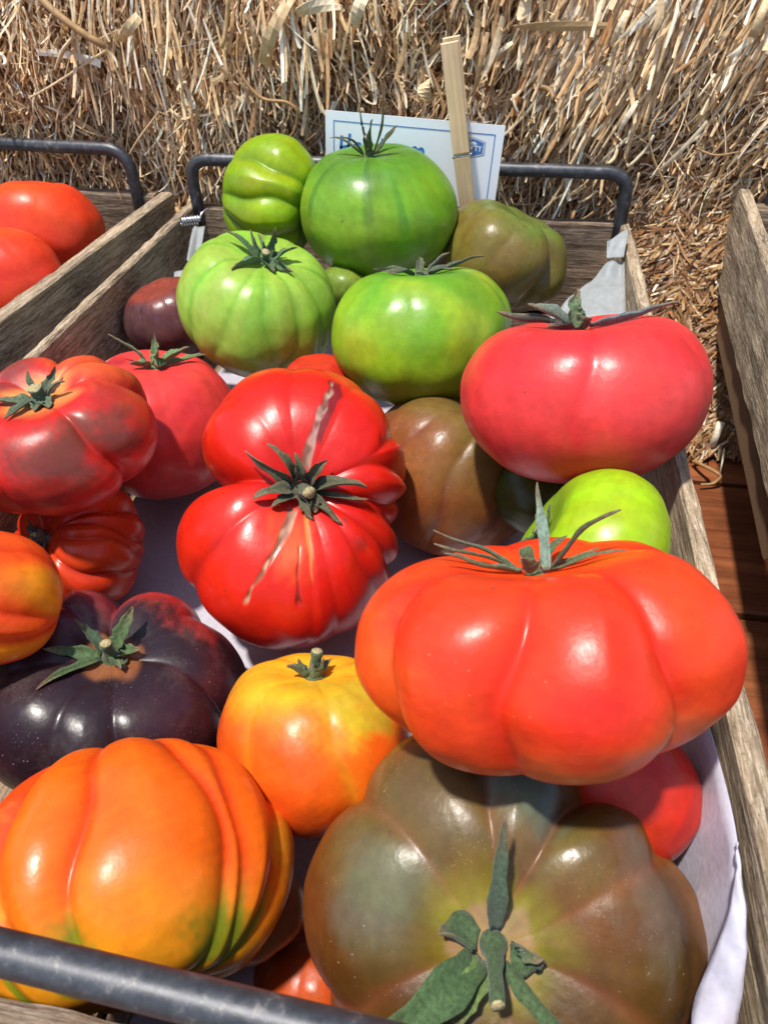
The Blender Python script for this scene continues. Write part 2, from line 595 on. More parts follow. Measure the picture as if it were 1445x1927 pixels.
def strands(root, dirv, nrm, length, width, bend, twist, seg=4, hollow=0.35):
    """n ribbons with a gutter section. root (n,3), dirv unit run, nrm unit face normal"""
    n = len(root)
    s = np.linspace(0, 1, seg + 1)
    side = np.cross(dirv, nrm)
    side /= np.linalg.norm(side, axis=1)[:, None] + 1e-9
    nrm2 = np.cross(side, dirv)
    b1, b2 = bend[:, 0], bend[:, 1]
    P = (root[:, None] + dirv[:, None] * (length[:, None] * s)[..., None]
         + side[:, None] * (length[:, None] * b1[:, None] * (s * s - s))[..., None]
         + nrm2[:, None] * (length[:, None] * b2[:, None] * s * s)[..., None])
    tw = twist[:, None] * (s - 0.5)
    wd = width[:, None] * (0.75 + 0.25 * np.sin(np.pi * np.clip(s * 0.9 + 0.1, 0, 1)))
    ca, sa = np.cos(tw)[..., None], np.sin(tw)[..., None]
    S = side[:, None] * ca + nrm2[:, None] * sa
    Nn = nrm2[:, None] * ca - side[:, None] * sa
    h = wd[..., None] * 0.5
    V = np.stack([P - S * h, P + Nn * h * hollow, P + S * h], 2)   # n, seg+1, 3, 3
    idx = np.arange(n * (seg + 1) * 3).reshape(n, seg + 1, 3)
    F = np.stack([idx[:, :-1, :-1], idx[:, :-1, 1:], idx[:, 1:, 1:], idx[:, 1:, :-1]], -1).reshape(-1, 4)
    return V.reshape(-1, 3), F, (seg + 1) * 3


def flow_angle(x, z):
    """lean of the straw from the vertical, radians, positive to the right"""
    X = np.stack([x, z * 0, z], 1)
    return sstep(-0.08, 0.08, x) * 0.42 - 0.03 + sn(X, 14, 21) * 0.17


bale = obj('straw_bale', None)
bale.location = tuple(W(0, 0.72, BZ0))
tag(bale, 'large rectangular straw bale standing on the table behind all the crates', 'straw bale')
# core block with a lumpy face
nx, nz = 150, 60
xs = np.linspace(BX0, BX1, nx); zs = np.linspace(BZ0 + 0.001, BZ1, nz)
gx, gz = np.meshgrid(xs, zs, indexing='ij')
fy = BY + 0.012 - lump(gx.ravel(), gz.ravel()) * 1.2
V = np.stack([gx.ravel(), fy, gz.ravel()], 1)
Vb = V.copy(); Vb[:, 1] = 0.95
idx = np.arange(nx * nz).reshape(nx, nz)
F = [tuple(q) for q in np.stack([idx[:-1, :-1], idx[1:, :-1], idx[1:, 1:], idx[:-1, 1:]], -1).reshape(-1, 4)]
off = nx * nz
loop = list(idx[:, 0]) + list(idx[-1, 1:]) + list(idx[::-1, -1][1:]) + list(idx[0, ::-1][1:-1])
for i in range(len(loop)):
    a, b = loop[i], loop[(i + 1) % len(loop)]
    F.append((a + off, b + off, b, a))
F.append((idx[0, 0] + off, idx[0, -1] + off, idx[-1, -1] + off, idx[-1, 0] + off))
o = obj('core', mesh_from('core', np.vstack([V, Vb]) + ORG, F, M_CORE, False))
child_local(o, bale)

VV, FF, CC = [], [], []
vo = 0


def add_strands(root, dirv, nrm, length, width, bend, twist, cols, **kw):
    global vo
    v, f, per = strands(root, dirv, nrm, length, width, bend, twist, **kw)
    VV.append(v); FF.append(f + vo); vo += len(v)
    CC.append(np.repeat(cols, per, axis=0))


def pick_cols(n, bias=None):
    w = PALW if bias is None else bias
    c = PAL[RNG.choice(len(PAL), n, p=w / w.sum())]
    return c * RNG.uniform(0.8, 1.1, (n, 1))


def face_batch(n, Ls, Ws, tilt, yo, x0=-0.45, x1=0.45, z0=BZ0, z1=0.05, jit=0.25, mask=None, cbias=None, seg=4):
    x = RNG.uniform(x0, x1, n); z = RNG.uniform(z0, z1, n)
    if mask is not None:
        k = mask(x, z); x, z = x[k], z[k]; n = len(x)
    X_ = np.stack([x, z * 0, z * 0.6], 1)
    a = flow_angle(x, z) + sn(X_, 90, 31) * 0.34 + RNG.normal(0, jit, n)
    clump = sn(X_, 70, 33)
    y = BY - lump(x, z) - RNG.uniform(yo[0], yo[1], n) - clump * 0.0024
    t = RNG.uniform(tilt[0], tilt[1], n)
    # straw runs down from its root, free end tipping out from the face
    d = np.stack([-np.sin(a) * np.cos(t), -np.sin(t), -np.cos(a) * np.cos(t)], 1)
    nr = np.tile([0.0, -1, 0], (n, 1)) + RNG.normal(0, 0.35, (n, 3))
    L_ = RNG.uniform(Ls[0], Ls[1], n); w_ = RNG.uniform(Ws[0], Ws[1], n)
    add_strands(np.stack([x, y, z], 1), d, nr / np.linalg.norm(nr, axis=1)[:, None], L_, w_,
                RNG.normal(0, 0.38, (n, 2)), RNG.normal(0, 1.2, n), pick_cols(n, cbias) * (0.94 + 0.16 * sn(X_, 34, 35))[:, None], seg=seg, hollow=0.12)


def stub_mask(x, z):
    X = np.stack([x, z * 0, z], 1)
    return (sn(X, 26, 44) + sstep(-0.08, -0.2, z) * 0.9) > 0.35


DARKB = np.array([20, 18, 14, 6, 3, 2, 1, 0, 10, 8], float)
PALEB = np.array([2, 6, 12, 18, 16, 16, 14, 8, 1, 2], float)
face_batch(15000, (0.006, 0.018), (0.0010, 0.0022), (-0.15, 0.3), (-0.008, 0.000), jit=0.5, cbias=DARKB, seg=2)
face_batch(26000, (0.004, 0.014), (0.0004, 0.0016), (-0.1, 0.5), (-0.004, 0.003), jit=0.45, seg=3)
face_batch(26000, (0.002, 0.0055), (0.0006, 0.0018), (0.2, 1.3), (-0.004, 0.003), jit=0.9, mask=stub_mask, seg=2)
face_batch(12000, (0.005, 0.02), (0.0004, 0.0016), (0.0, 0.4), (0.000, 0.004), jit=0.45, cbias=PALEB, seg=4)
face_batch(4500, (0.003, 0.010), (0.0005, 0.0018), (-0.2, 0.8), (0.000, 0.005), jit=1.3, seg=3)
face_batch(1800, (0.010, 0.035), (0.0003, 0.0008), (0.0, 0.4), (0.003, 0.007), jit=1.1, cbias=PALEB, seg=7)
face_batch(500, (0.03, 0.07), (0.0006, 0.0016), (-0.05, 0.12), (0.002, 0.006), jit=0.35, cbias=PALEB, seg=9)
face_batch(130, (0.012, 0.03), (0.0022, 0.0042), (0.0, 0.35), (0.003, 0.006), jit=0.5, cbias=PALEB, seg=5)
# sprays of pale blades high on the right, where the stalks lean
for (cx_, cz_, n_) in ((0.075, -0.075, 260), (0.04, -0.09, 200), (0.13, -0.07, 200), (0.02, -0.06, 120), (-0.13, -0.07, 70), (-0.25, -0.08, 70), (-0.2, -0.1, 50)):
    x = RNG.normal(cx_, 0.018, n_); z = RNG.normal(cz_ + 0.02, 0.02, n_)
    a = flow_angle(x, z) + RNG.normal(0.08, 0.22, n_)
    t = RNG.uniform(0.02, 0.35, n_)
    d = np.stack([-np.sin(a) * np.cos(t), -np.sin(t), -np.cos(a) * np.cos(t)], 1)
    add_strands(np.stack([x, BY - lump(x, z) - 0.006, z], 1), d, np.tile([0.0, -1, 0], (n_, 1)), RNG.uniform(0.015, 0.045, n_),
                RNG.uniform(0.0005, 0.0026, n_), RNG.normal(0, 0.12, (n_, 2)), RNG.normal(0, 0.5, n_), pick_cols(n_, PALEB), seg=5)
o = obj('straw_mass', mesh_from('straw_mass', np.vstack(VV) + ORG, np.vstack(FF), M_STRAW, False, np.vstack(CC)))
child_local(o, bale)
tag(o, kind='stuff')


# single stalks that can be picked out: shared variants
def stalk_mesh(kind, L_, w, seed):
    g_ = np.random.default_rng(seed)
    n = 7
    s = np.linspace(0, 1, n)
    P = np.stack([g_.normal(0, 0.05) * L_ * (s * s - s) * 4, g_.normal(0, 0.05) * L_ * (s * s - s) * 4, -L_ * s], 1)
    if kind == 'tube':
        V, F = tube(P, w / 2 * (1 - 0.15 * s), 6, caps=False)
        V2, F2 = tube(P, w / 2 * 0.72 * (1 - 0.15 * s), 6, caps=False)
        m = len(V)
        F = F + [tuple(m + i for i in f[::-1]) for f in F2]
        for j in range(6):
            k = (j + 1) % 6
            F.append((k, j, m + j, m + k))
            e = (n - 1) * 6
            F.append((e + j, e + k, m + e + k, m + e + j))
        V = np.vstack([V, V2])
    else:
        wd = w * np.clip(np.sin(np.pi * (0.12 + 0.86 * s)) ** 0.6, 0.08, 1) * (1 if kind == 'leaf' else 0.9 + 0.1 * g_.uniform(size=n))
        if kind == 'split':
            wd = w * np.linspace(0.85, 1.05, n)
        tw = g_.normal(0, 0.8) * (s - 0.4)
        S = np.stack([np.cos(tw), np.sin(tw), 0 * s], 1)
        Nn = np.stack([-np.sin(tw), np.cos(tw), 0 * s], 1)
        thick = 0.0003
        rows = [P - S * wd[:, None] / 2, P - Nn * wd[:, None] * 0.07, P + S * wd[:, None] / 2]
        top = np.stack(rows, 1); bot = top + Nn[:, None] * thick
        V = np.concatenate([top, bot], 1).reshape(-1, 3)
        F = []
        for i in range(n - 1):
            a, b = i * 6, (i + 1) * 6
            F += [(a, a + 1, b + 1, b), (a + 1, a + 2, b + 2, b + 1), (a + 4, a + 3, b + 3, b + 4), (a + 5, a + 4, b + 4, b + 5), (a + 3, a, b, b + 3), (a + 2, a + 5, b + 5, b + 2)]
        F += [(0, 3, 4, 1), (1, 4, 5, 2)]
        e = (n - 1) * 6
        F += [(e, e + 1, e + 4, e + 3), (e + 1, e + 2, e + 5, e + 4)]
    return mesh_from('straw', V, F, M_STRAW_ONE, kind == 'tube')


VAR = {k: [stalk_mesh(k, 1.0 * 0.03, w, 100 + i) for i, w in enumerate(ws)] for k, ws in
       (('tube', (0.0026, 0.0032, 0.004, 0.0022)), ('leaf', (0.003, 0.004, 0.0024, 0.0034)), ('split', (0.0024, 0.0036, 0.005, 0.003)))}


def put_stalk(kind, p, q, i=None, roll=0.0, wscale=1.0, parent=bale, nrm=(0, -1, 0)):
    """one stalk from world point p to q"""
    p = np.asarray(p); q = np.asarray(q)
    L_ = float(np.linalg.norm(q - p))
    z = -unit(q - p)
    y = -np.asarray(nrm, float)
    y = unit(y - z * (y @ z))
    x = np.cross(y, z)
    me = VAR[kind][RNG.integers(len(VAR[kind])) if i is None else i]
    c, s = math.cos(roll), math.sin(roll)
    x2, y2 = x * c + y * s, y * c - x * s
    k = L_ / 0.03
    M = Matrix(((x2[0] * wscale, y2[0] * wscale, z[0] * k, p[0]), (x2[1] * wscale, y2[1] * wscale, z[1] * k, p[1]), (x2[2] * wscale, y2[2] * wscale, z[2] * k, p[2]), (0, 0, 0, 1)))
    o = obj('straw', me, mat=M)
    child_local(o, parent)
    return o


def bale_pt(px, py, out=0.012):
    return at(px, py, y=BY - out)


# the ones the photograph shows large: (kind, start px, end px, variant, width scale)
BIG = [('split', (555, -12), (497, 122), 2, 2.0), ('split', (262, 30), (226, 78), 2, 1.7), ('tube', (62, -20), (200, 88), 2, 1.6), ('split', (70, 98), (190, 120), 1, 1.5),
       ('leaf', (1142, 48), (965, 50), 1, 1.6), ('leaf', (992, -20), (975, 38), 1, 2.2), ('leaf', (1255, 0), (1165, 72), 1, 1.3), ('leaf', (1240, -5), (1222, 70), 0, 1.8),
       ('leaf', (1412, 105), (1300, 245), 2, 1.0), ('leaf', (1330, 228), (1222, 335), 0, 1.1), ('tube', (1230, 255), (1180, 315), 0, 1.0), ('leaf', (1222, 285), (1266, 380), 2, 0.5),
       ('leaf', (1330, 375), (1268, 445), 1, 1.3), ('tube', (1445, 0), (1415, 70), 2, 1.7), ('tube', (1010, 165), (1040, 192), 1, 1.5), ('leaf', (1407, 70), (1366, 108), 0, 1.2),
       ('split', (1445, 45), (1440, 95), 1, 1.4), ('split', (690, -10), (668, 50), 2, 1.8), ('tube', (430, -10), (418, 90), 1, 1.1), ('split', (640, 10), (560, 24), 2, 1.7),
       ('leaf', (190, 90), (222, 127), 1, 0.9), ('leaf', (140, 0), (158, 135), 2, 0.8), ('leaf', (150, 45), (104, 135), 2, 0.9), ('tube', (0, 100), (4, 125), 1, 1.2),
       ('leaf', (0, 185), (52, 204), 0, 1.0), ('split', (428, 128), (398, 155), 1, 1.1), ('leaf', (300, 85), (322, 112), 1, 1.2), ('split', (540, 110), (525, 150), 1, 1.3),
       ('tube', (352, 155), (335, 175), 3, 1.6), ('tube', (700, 260), (680, 205), 1, 1.2), ('leaf', (765, 60), (742, 150), 1, 1.0), ('split', (900, 20), (880, 110), 1, 1.3),
       ('split', (915, 60), (890, 185), 2, 1.0), ('leaf', (945, 30), (905, 150), 1, 1.3), ('split', (805, 150), (808, 190), 2, 2.0), ('split', (1180, 20), (1150, 85), 2, 1.0),
       ('leaf', (1200, 190), (1160, 255), 2, 1.6), ('leaf', (1225, 190), (1205, 260), 2, 1.2), ('tube', (1160, 280), (1140, 310), 0, 1.3), ('split', (985, 270), (1015, 250), 1, 1.3)]
BIG_N = 0
for k, a, b, i, ws in BIG:
    put_stalk(k, bale_pt(*a, out=0.015), bale_pt(*b, out=0.02), i, RNG.normal(0, 0.2), ws * 0.8); BIG_N += 1
while BIG_N < 285:
    px, py = RNG.uniform(-30, 1480), RNG.uniform(-30, 480)
    p = at(px, py, y=BY - 0.011)
    a = flow_angle(np.array([p[0]]), np.array([p[2] - CAM_Z]))[0] + RNG.normal(0, 0.35)
    L_ = RNG.uniform(0.010, 0.026)
    t = RNG.uniform(0.03, 0.3)
    q = p + L_ * np.array([-math.sin(a) * math.cos(t), -math.sin(t), -math.cos(a) * math.cos(t)])
    put_stalk(['tube', 'leaf', 'split'][RNG.integers(3)], p, q, None, RNG.normal(0, 0.5), RNG.uniform(0.35, 0.7)); BIG_N += 1


def thread(pts, rad, parent, mat=M_STRAW_ONE, name='straw', n=60):
    P = smooth_path(pts, n)
    V, F = tube(P, rad * (1 - 0.35 * np.linspace(0, 1, len(P)) ** 2), 6)
    o = obj(name, mesh_from(name, V, F, mat))
    return child_local(o, parent)


# curled stalks hanging on the face
thread([bale_pt(448, 60, .015), bale_pt(450, 130, .02), bale_pt(490, 183, .024), bale_pt(540, 193, .026), bale_pt(560, 215, .026), bale_pt(545, 258, .024), bale_pt(492, 273, .02)], 0.0011, bale)
thread([bale_pt(135, 0, .014), bale_pt(140, 60, .02), bale_pt(118, 95, .024), bale_pt(104, 132, .022)], 0.0012, bale)
thread([bale_pt(198, -5, .014), bale_pt(200, 40, .018), bale_pt(225, 90, .02)], 0.0008, bale)
thread([bale_pt(200, 95, .016), bale_pt(100, 160, .02), bale_pt(55, 185, .02)], 0.0008, bale)
thread([bale_pt(1245, 205, .016), bale_pt(1222, 245, .02), bale_pt(1230, 300, .02), bale_pt(1265, 372, .022)], 0.0006, bale)
thread([bale_pt(1310, 280, .016), bale_pt(1345, 292, .02), bale_pt(1390, 286, .02)], 0.0007, bale)
thread([bale_pt(300, 210, .016), bale_pt(250, 280, .018), bale_pt(215, 360, .016)], 0.0007, bale)

# loose straw fallen in the gap between the crates, on the table in front of the bale
VV, FF, CC = [], [], []
vo = 0
n = 9000
u = RNG.uniform(0, 1, n) ** 0.8
x = RNG.uniform(0.078, 0.2, n)
y = 0.492 - u * 0.115
zt = -0.165 - 0.100 * u + sn(np.stack([x, y, 0 * x], 1), 60, 3) * 0.007
zt = np.maximum(zt, TZ + 0.002)
a = RNG.normal(0.3, 0.6, n); t = RNG.uniform(-0.2, 0.7, n)
d = np.stack([-np.sin(a) * np.cos(t), -np.sin(t) * 0.8 - 0.1, -np.cos(a) * np.cos(t) * 0.7], 1)
d /= np.linalg.norm(d, axis=1)[:, None]
L_ = RNG.uniform(0.004, 0.016, n)
zt = np.maximum(zt, TZ + 0.003 - np.minimum(d[:, 2], 0) * L_)
nr = np.tile([0.0, -0.7, 0.7], (n, 1)) + RNG.normal(0, 0.3, (n, 3))
add_strands(np.stack([x, y, zt], 1), d, nr / np.linalg.norm(nr, axis=1)[:, None], L_, RNG.uniform(0.0006, 0.0020, n), RNG.normal(0, 0.25, (n, 2)), RNG.normal(0, 0.9, n), pick_cols(n, DARKB + 3) * 0.66, seg=3, hollow=0.12)  # straw colours scaled darker to paint in the shade of the gap
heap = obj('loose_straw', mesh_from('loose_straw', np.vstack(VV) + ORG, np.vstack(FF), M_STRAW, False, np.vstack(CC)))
tag(heap, 'drift of loose straw filling the gap beside the middle crate', 'straw', kind='stuff')
# solid heart of that drift so that it is not see-through
hx = np.linspace(0.08, 0.24, 10); hy = np.linspace(0.392, 0.515, 10)
GX, GY = np.meshgrid(hx, hy, indexing='ij')
GZ = np.maximum(-0.168 - 0.100 * (0.492 - GY) / 0.115 - 0.008, TZ + 0.0015)
idx = np.arange(100).reshape(10, 10)
F = [tuple(q) for q in np.stack([idx[:-1, :-1], idx[1:, :-1], idx[1:, 1:], idx[:-1, 1:]], -1).reshape(-1, 4)]
hc = obj('chaff', mesh_from('chaff', np.stack([GX.ravel(), GY.ravel(), GZ.ravel()], 1) + ORG, F, M_CORE))
hc.parent = heap
# a few whole stalks at the foot of it
st = tag(empty('straw_wisp', at(1330, 900, z=TZ + 0.004)), 'curled pale straw wisp lying on the table beside the middle crate', 'straw')
tz = TZ + 0.004
thread([at(1304, 868, z=tz), at(1322, 876, z=tz + .004), at(1345, 888, z=tz + .006), at(1354, 898, z=tz + .004), at(1340, 910, z=tz), at(1318, 912, z=tz)], 0.0012, st)
thread([at(1362, 845, z=tz + .012), at(1358, 870, z=tz + .01), at(1353, 893, z=tz + .002)], 0.0006, st)
put_stalk('tube', at(1356, 795, z=tz + .02), at(1338, 842, z=tz + .002), 2, 0, 1.2, st, nrm=(0, -0.6, 0.8))
put_stalk('leaf', at(1338, 842, z=tz + .004), at(1306, 868, z=tz + .001), 1, 0, 1.1, st, nrm=(0, -0.6, 0.8))

# ---------------------------------------------------------------- crates
RIM = -0.166
BARZ = -0.1362
FLOOR = -0.255


def rod(name, pts, rad, r, parent):
    P = rounded(pts, r)
    V, F = tube(P, rad, 16)
    o = obj(name, mesh_from(name, V, F, M_STEEL))
    return child_local(o, parent)


def crate(label, x0, x1, y0, y1, base, rim, origin, rotz, wl=0.0065, seed=0, rest=TZ):
    """outer box x0..x1, y0..y1 in lens coordinates before turning by rotz about origin; open top, slatted floor"""
    root = empty('crate', W(origin[0], origin[1], base), rotz)
    tag(root, label, 'crate', 'wooden crates')
    c, s = math.cos(rotz), math.sin(rotz)

    def T(x, y, z):
        dx, dy = x - origin[0], y - origin[1]
        return W(origin[0] + dx * c - dy * s, origin[1] + dx * s + dy * c, z)
    h = rim - base
    for xx, nm in ((x0 + wl / 2, 1), (x1 - wl / 2, 2)):
        # each side is two boards, one above the other
        hb = h * 0.62
        board('side_board', T(xx, y0, base), T(xx, y1, base), wl, h - hb - 0.002, M_WOOD, root, seed=seed + nm, rough=0.0005)
        board('side_board', T(xx, y0, rim - hb), T(xx, y1, rim - hb), wl, hb, M_WOOD, root, seed=seed + nm + 5, rough=0.0006, seg=120, wave=0.0006)
    for yy_, nm in ((y0 + 0.0048, 3), (y1 - 0.0048, 4)):
        hb = h * 0.62
        board('end_board', T(x0 + wl + 0.0004, yy_, base), T(x1 - wl - 0.0004, yy_, base), 0.0096, h - hb - 0.002, M_WOOD_DARK, root, seed=seed + nm)
        board('end_board', T(x0 + wl + 0.0004, yy_, rim - hb - 0.0), T(x1 - wl - 0.0004, yy_, rim - hb - 0.0), 0.0096, hb - 0.001, M_WOOD_DARK, root, seed=seed + nm + 7, rough=0.0005, seg=90)
    n = 5
    wv = (x1 - x0 - 2 * wl - 0.004) / n
    for i in range(n):
        xx = x0 + wl + 0.002 + wv * (i + 0.5)
        board('floor_slat', T(xx, y0 + 0.0105, base + 0.002), T(xx, y1 - 0.0105, base + 0.002), wv - 0.003, 0.007, M_WOOD_DARK, root, seed=seed + 20 + i, seg=12)
    return root, T


# middle crate
mid, TM = crate('grey weathered wooden crate heaped with tomatoes, at the centre of the photo', -0.2204, 0.0775, 0.019, 0.4875, TZ + 0.0015, RIM, (0, 0.25), 0.0, seed=100)
hx0, hx1 = -0.2115, 0.0712
for yb, yl, rb in ((0.479, 0.479, 0.0041), (0.0236, 0.0345, 0.0036)):
    rod('handle', [TM(hx0, yl, RIM - 0.012), TM(hx0, yl, BARZ), TM(hx1, yb, BARZ), TM(hx1, yb, RIM - 0.012)], rb, 0.014, mid)
# left crate, turned a little
lc, TL = crate('left grey wooden crate holding only red tomatoes', -0.53, -0.2345, 0.02, 0.4875, TZ + 0.0015, -0.160, (-0.2345, 0.45), R(-3.0), seed=300, wl=0.009)
rod('handle', [TL(-0.52, 0.478, -0.175), TL(-0.52, 0.478, -0.1318), TL(-0.2560, 0.478, -0.1318), TL(-0.2560, 0.478, -0.175)], 0.0041, 0.016, lc)

# right crate: only the left side board, the end of its rear handle and the brown board below it are in the picture
rc = empty('crate', W(0.26, 0.35, -0.195))
tag(rc, 'right wooden crate, raised above the table and cut off by the edge of the photo', 'crate', 'wooden crates')
pB, pF = np.array([0.1362, 0.480, -0.1949]), np.array([0.1090, 0.14, -0.1949])
ru = unit(pB - pF); rn = np.array([ru[1], -ru[0], 0])
RW = 0.0075
board('side_board', pF + ORG + rn * RW / 2, pB + ORG + rn * RW / 2, RW, 0.0512, M_WOOD, rc, seed=500, rough=0.0007, seg=120, wave=0.0006)
board('side_board', pF + ORG + rn * 0.29, pB + ORG + rn * 0.29, RW, 0.0512, M_WOOD, rc, seed=507)
for pe in (pB - ru * 0.014, pF + ru * 0.014):
    board('end_board', pe + ORG + rn * (RW + 0.0005) + [0, 0, .001], pe + ORG + rn * (0.29 - RW / 2 - 0.0005) + [0, 0, .001], 0.0096, 0.046, M_WOOD_DARK, rc, seed=510)
for i in range(5):
    xx = rn * (0.012 + 0.052 * (i + 0.5) + RW)
    board('floor_slat', pF + ORG + xx + ru * 0.02 + [0, 0, 0.002], pB + ORG + xx - ru * 0.02 + [0, 0, 0.002], 0.049, 0.006, M_WOOD_DARK, rc, seed=520 + i, seg=10)
ph = pB - ru * 0.0095 + rn * 0.0185
rod('handle', [ph + ORG + [0, 0, 0.03], ph + ORG + [0, 0, 0.086], ph + ORG + rn * 0.262 + [0, 0, 0.086], ph + ORG + rn * 0.262 + [0, 0, 0.03]], 0.0041, 0.012, rc)
# brown runner board with a rounded front corner
yr0, yr1 = 0.2275, 0.45
prof = []
for t in np.linspace(0, 1, 8):
    aa = math.pi + t * math.pi / 2
    prof.append((yr0 + 0.006 + 0.006 * math.cos(aa), -0.2150 + 0.006 + 0.006 * math.sin(aa)))
prof += [(yr1, -0.2150), (yr1, -0.1962), (yr0, -0.1962)]
xo = lambda y_: 0.1362 + (y_ - 0.48) * (0.1362 - 0.1090) / 0.34 + 0.0030
Vr = [(xo(y_), y_, z_) for y_, z_ in prof] + [(xo(y_) + 0.012, y_, z_) for y_, z_ in prof]
k = len(prof)
Fr = [tuple(range(k))[::-1], tuple(range(k, 2 * k))] + [(i, (i + 1) % k, (i + 1) % k + k, i + k) for i in range(k)]
o = obj('runner', mesh_from('runner', np.array(Vr) + ORG, Fr, M_TAN, False))
child_local(o, rc)
for yy_ in (0.20, 0.42):
    board('support', W(0.27, yy_, TZ + 0.001), W(0.38, yy_, TZ + 0.001), 0.05, -0.197 - TZ - 0.003, M_WOOD_DARK, rc, seg=8, seed=600)

# ---------------------------------------------------------------- liner paper in the middle crate
liner = empty('paper_liner', W(0, 0.25, FLOOR))
tag(liner, 'pale waxed paper liner spread on the floor of the middle crate', 'paper liner')


def sheet(name, G, parent, mat=M_PAPER, thick=0.00025):
    """grid (a,b,3) to a thin closed sheet"""
    a, b = G.shape[:2]
    du = np.gradient(G, axis=0); dv = np.gradient(G, axis=1)
    Nn = np.cross(du, dv); Nn /= np.linalg.norm(Nn, axis=2)[..., None] + 1e-12
    V = np.concatenate([G.reshape(-1, 3), (G - Nn * thick).reshape(-1, 3)])
    idx = np.arange(a * b).reshape(a, b)
    q = np.stack([idx[:-1, :-1], idx[1:, :-1], idx[1:, 1:], idx[:-1, 1:]], -1).reshape(-1, 4)
    F = [tuple(f) for f in q] + [tuple(f[::-1] + a * b) for f in q]
    loop = list(idx[:, 0]) + list(idx[-1, 1:]) + list(idx[::-1, -1][1:]) + list(idx[0, ::-1][1:-1])
    for i in range(len(loop)):
        p_, q_ = loop[i], loop[(i + 1) % len(loop)]
        F.append((q_, p_, p_ + a * b, q_ + a * b))
    o = obj(name, mesh_from(name, V, F, mat))
    return child_local(o, parent)


gx, gy = np.meshgrid(np.linspace(-0.188, 0.068, 50), np.linspace(0.031, 0.474, 70), indexing='ij')
P3 = np.stack([gx.ravel(), gy.ravel(), 0 * gx.ravel()], 1)
gz = FLOOR + (sn(P3, 30, 71) * 0.0012 + sn(P3, 90, 72) * 0.0004).reshape(gx.shape)
gx = np.maximum(gx, -0.188 + 0.10 * (1 - sstep(0.13, 0.21, gy)))
sheet('floor_sheet', np.stack([gx, gy, gz + CAM_Z], -1), liner, M_FLOORPAPER)
# right flap climbing the wall, its edge wavy, the near end folded inwards
edge = [(1318, 1330), (1338, 1380), (1355, 1440), (1372, 1505), (1385, 1570), (1391, 1630), (1402, 1720), (1402, 1810), (1390, 1900), (1376, 1990)]
E = smooth_path([at(px, py, x=0.0665) for px, py in edge], 45)
rows = []
nv = 18
for i, e in enumerate(E):
    s_ = i / (len(E) - 1)
    bot = np.array([0.052, e[1] + 0.004, FLOOR + 0.001 + CAM_Z])
    midp = np.array([0.0655, e[1] + 0.002, (bot[2] + e[2]) / 2 - 0.004])
    r_ = []
    for t in np.linspace(0, 1, nv):
        p = (1 - t) ** 2 * e + 2 * t * (1 - t) * midp + t * t * bot
        p = p + np.array([-(0.5 + 0.5 * math.sin(s_ * 23 + t * 3)) * 0.0022 * t * (1 - t) * 4, 0, 0])
        r_.append(p)
    rows.append(r_)
sheet('side_flap', np.array(rows), liner)
outer = [(1386, 1585), (1391, 1630), (1402, 1720), (1402, 1810), (1390, 1900), (1376, 1990)]
inner = [(1384, 1590), (1384, 1640), (1370, 1720), (1338, 1805), (1306, 1885), (1296, 1990)]
O_ = smooth_path([at(px, py, x=0.0660) for px, py in outer], 40)
I_ = smooth_path([at(px, py, x=0.0660 - dx) for (px, py), dx in zip(inner, (0.0005, .001, .003, .0055, .008, .010))], 40)
m_ = min(len(O_), len(I_))
G = np.zeros((m_, 8, 3))
for j, t in enumerate(np.linspace(0, 1, 8)):
    G[:, j] = O_[:m_] * (1 - t) + I_[:m_] * t
    G[:, j, 2] += 0.003 * math.sin(math.pi * t) * np.linspace(0, 1, m_)
    G[:, j, 2] += 0.0004 * np.sin(np.arange(m_) * 0.9 + j)
sheet('folded_edge', G, liner)


def crumple(name, quad, dep, seed, nu=16, nv_=18, amp=0.004, parent=liner):
    """sheet spanning four photo points (with depth planes y) and creased along its length"""
    c = [at(px, py, D=dp) for (px, py), dp in zip(quad, dep)]
    G = np.zeros((nu, nv_, 3))
    for i, u_ in enumerate(np.linspace(0, 1, nu)):
        for j, v_ in enumerate(np.linspace(0, 1, nv_)):
            G[i, j] = c[0] * (1 - u_) * (1 - v_) + c[1] * u_ * (1 - v_) + c[2] * u_ * v_ + c[3] * (1 - u_) * v_
    nn = unit(np.cross(c[1] - c[0], c[3] - c[0]))
    f = sn(G.reshape(-1, 3), 110, seed) * 0.6 + sn(G.reshape(-1, 3), 300, seed + 1) * 0.2
    crease = 0.7 * np.abs(sn(np.stack(np.meshgrid(np.linspace(0, 1, nu) * 2.2 + seed, np.linspace(0, 1, nv_) * 0.8, [0], indexing='ij'), -1).reshape(-1, 3), 1.6, seed + 2)).reshape(nu, nv_)
    G = G + nn * ((f.reshape(nu, nv_) * 0.5 + crease)[..., None] * amp)
    return sheet(name, G, parent, M_WAX)


crumple('corner_flap', [(1143, 452), (1182, 430), (1174, 482), (1144, 480)], [.415, .418, .408, .412], 5, amp=0.002)
crumple('corner_flap', [(1144, 478), (1174, 480), (1178, 620), (1000, 625)], [.412, .408, .385, .40], 9, amp=0.005)
crumple('corner_flap', [(362, 425), (386, 425), (372, 510), (352, 490)], [.47, .47, .455, .455], 15, amp=0.0015, nu=10, nv_=12)
crumple('corner_flap', [(328, 512), (354, 505), (354, 532), (328, 532)], [.445, .445, .44, .44], 19, amp=0.001, nu=8, nv_=8)

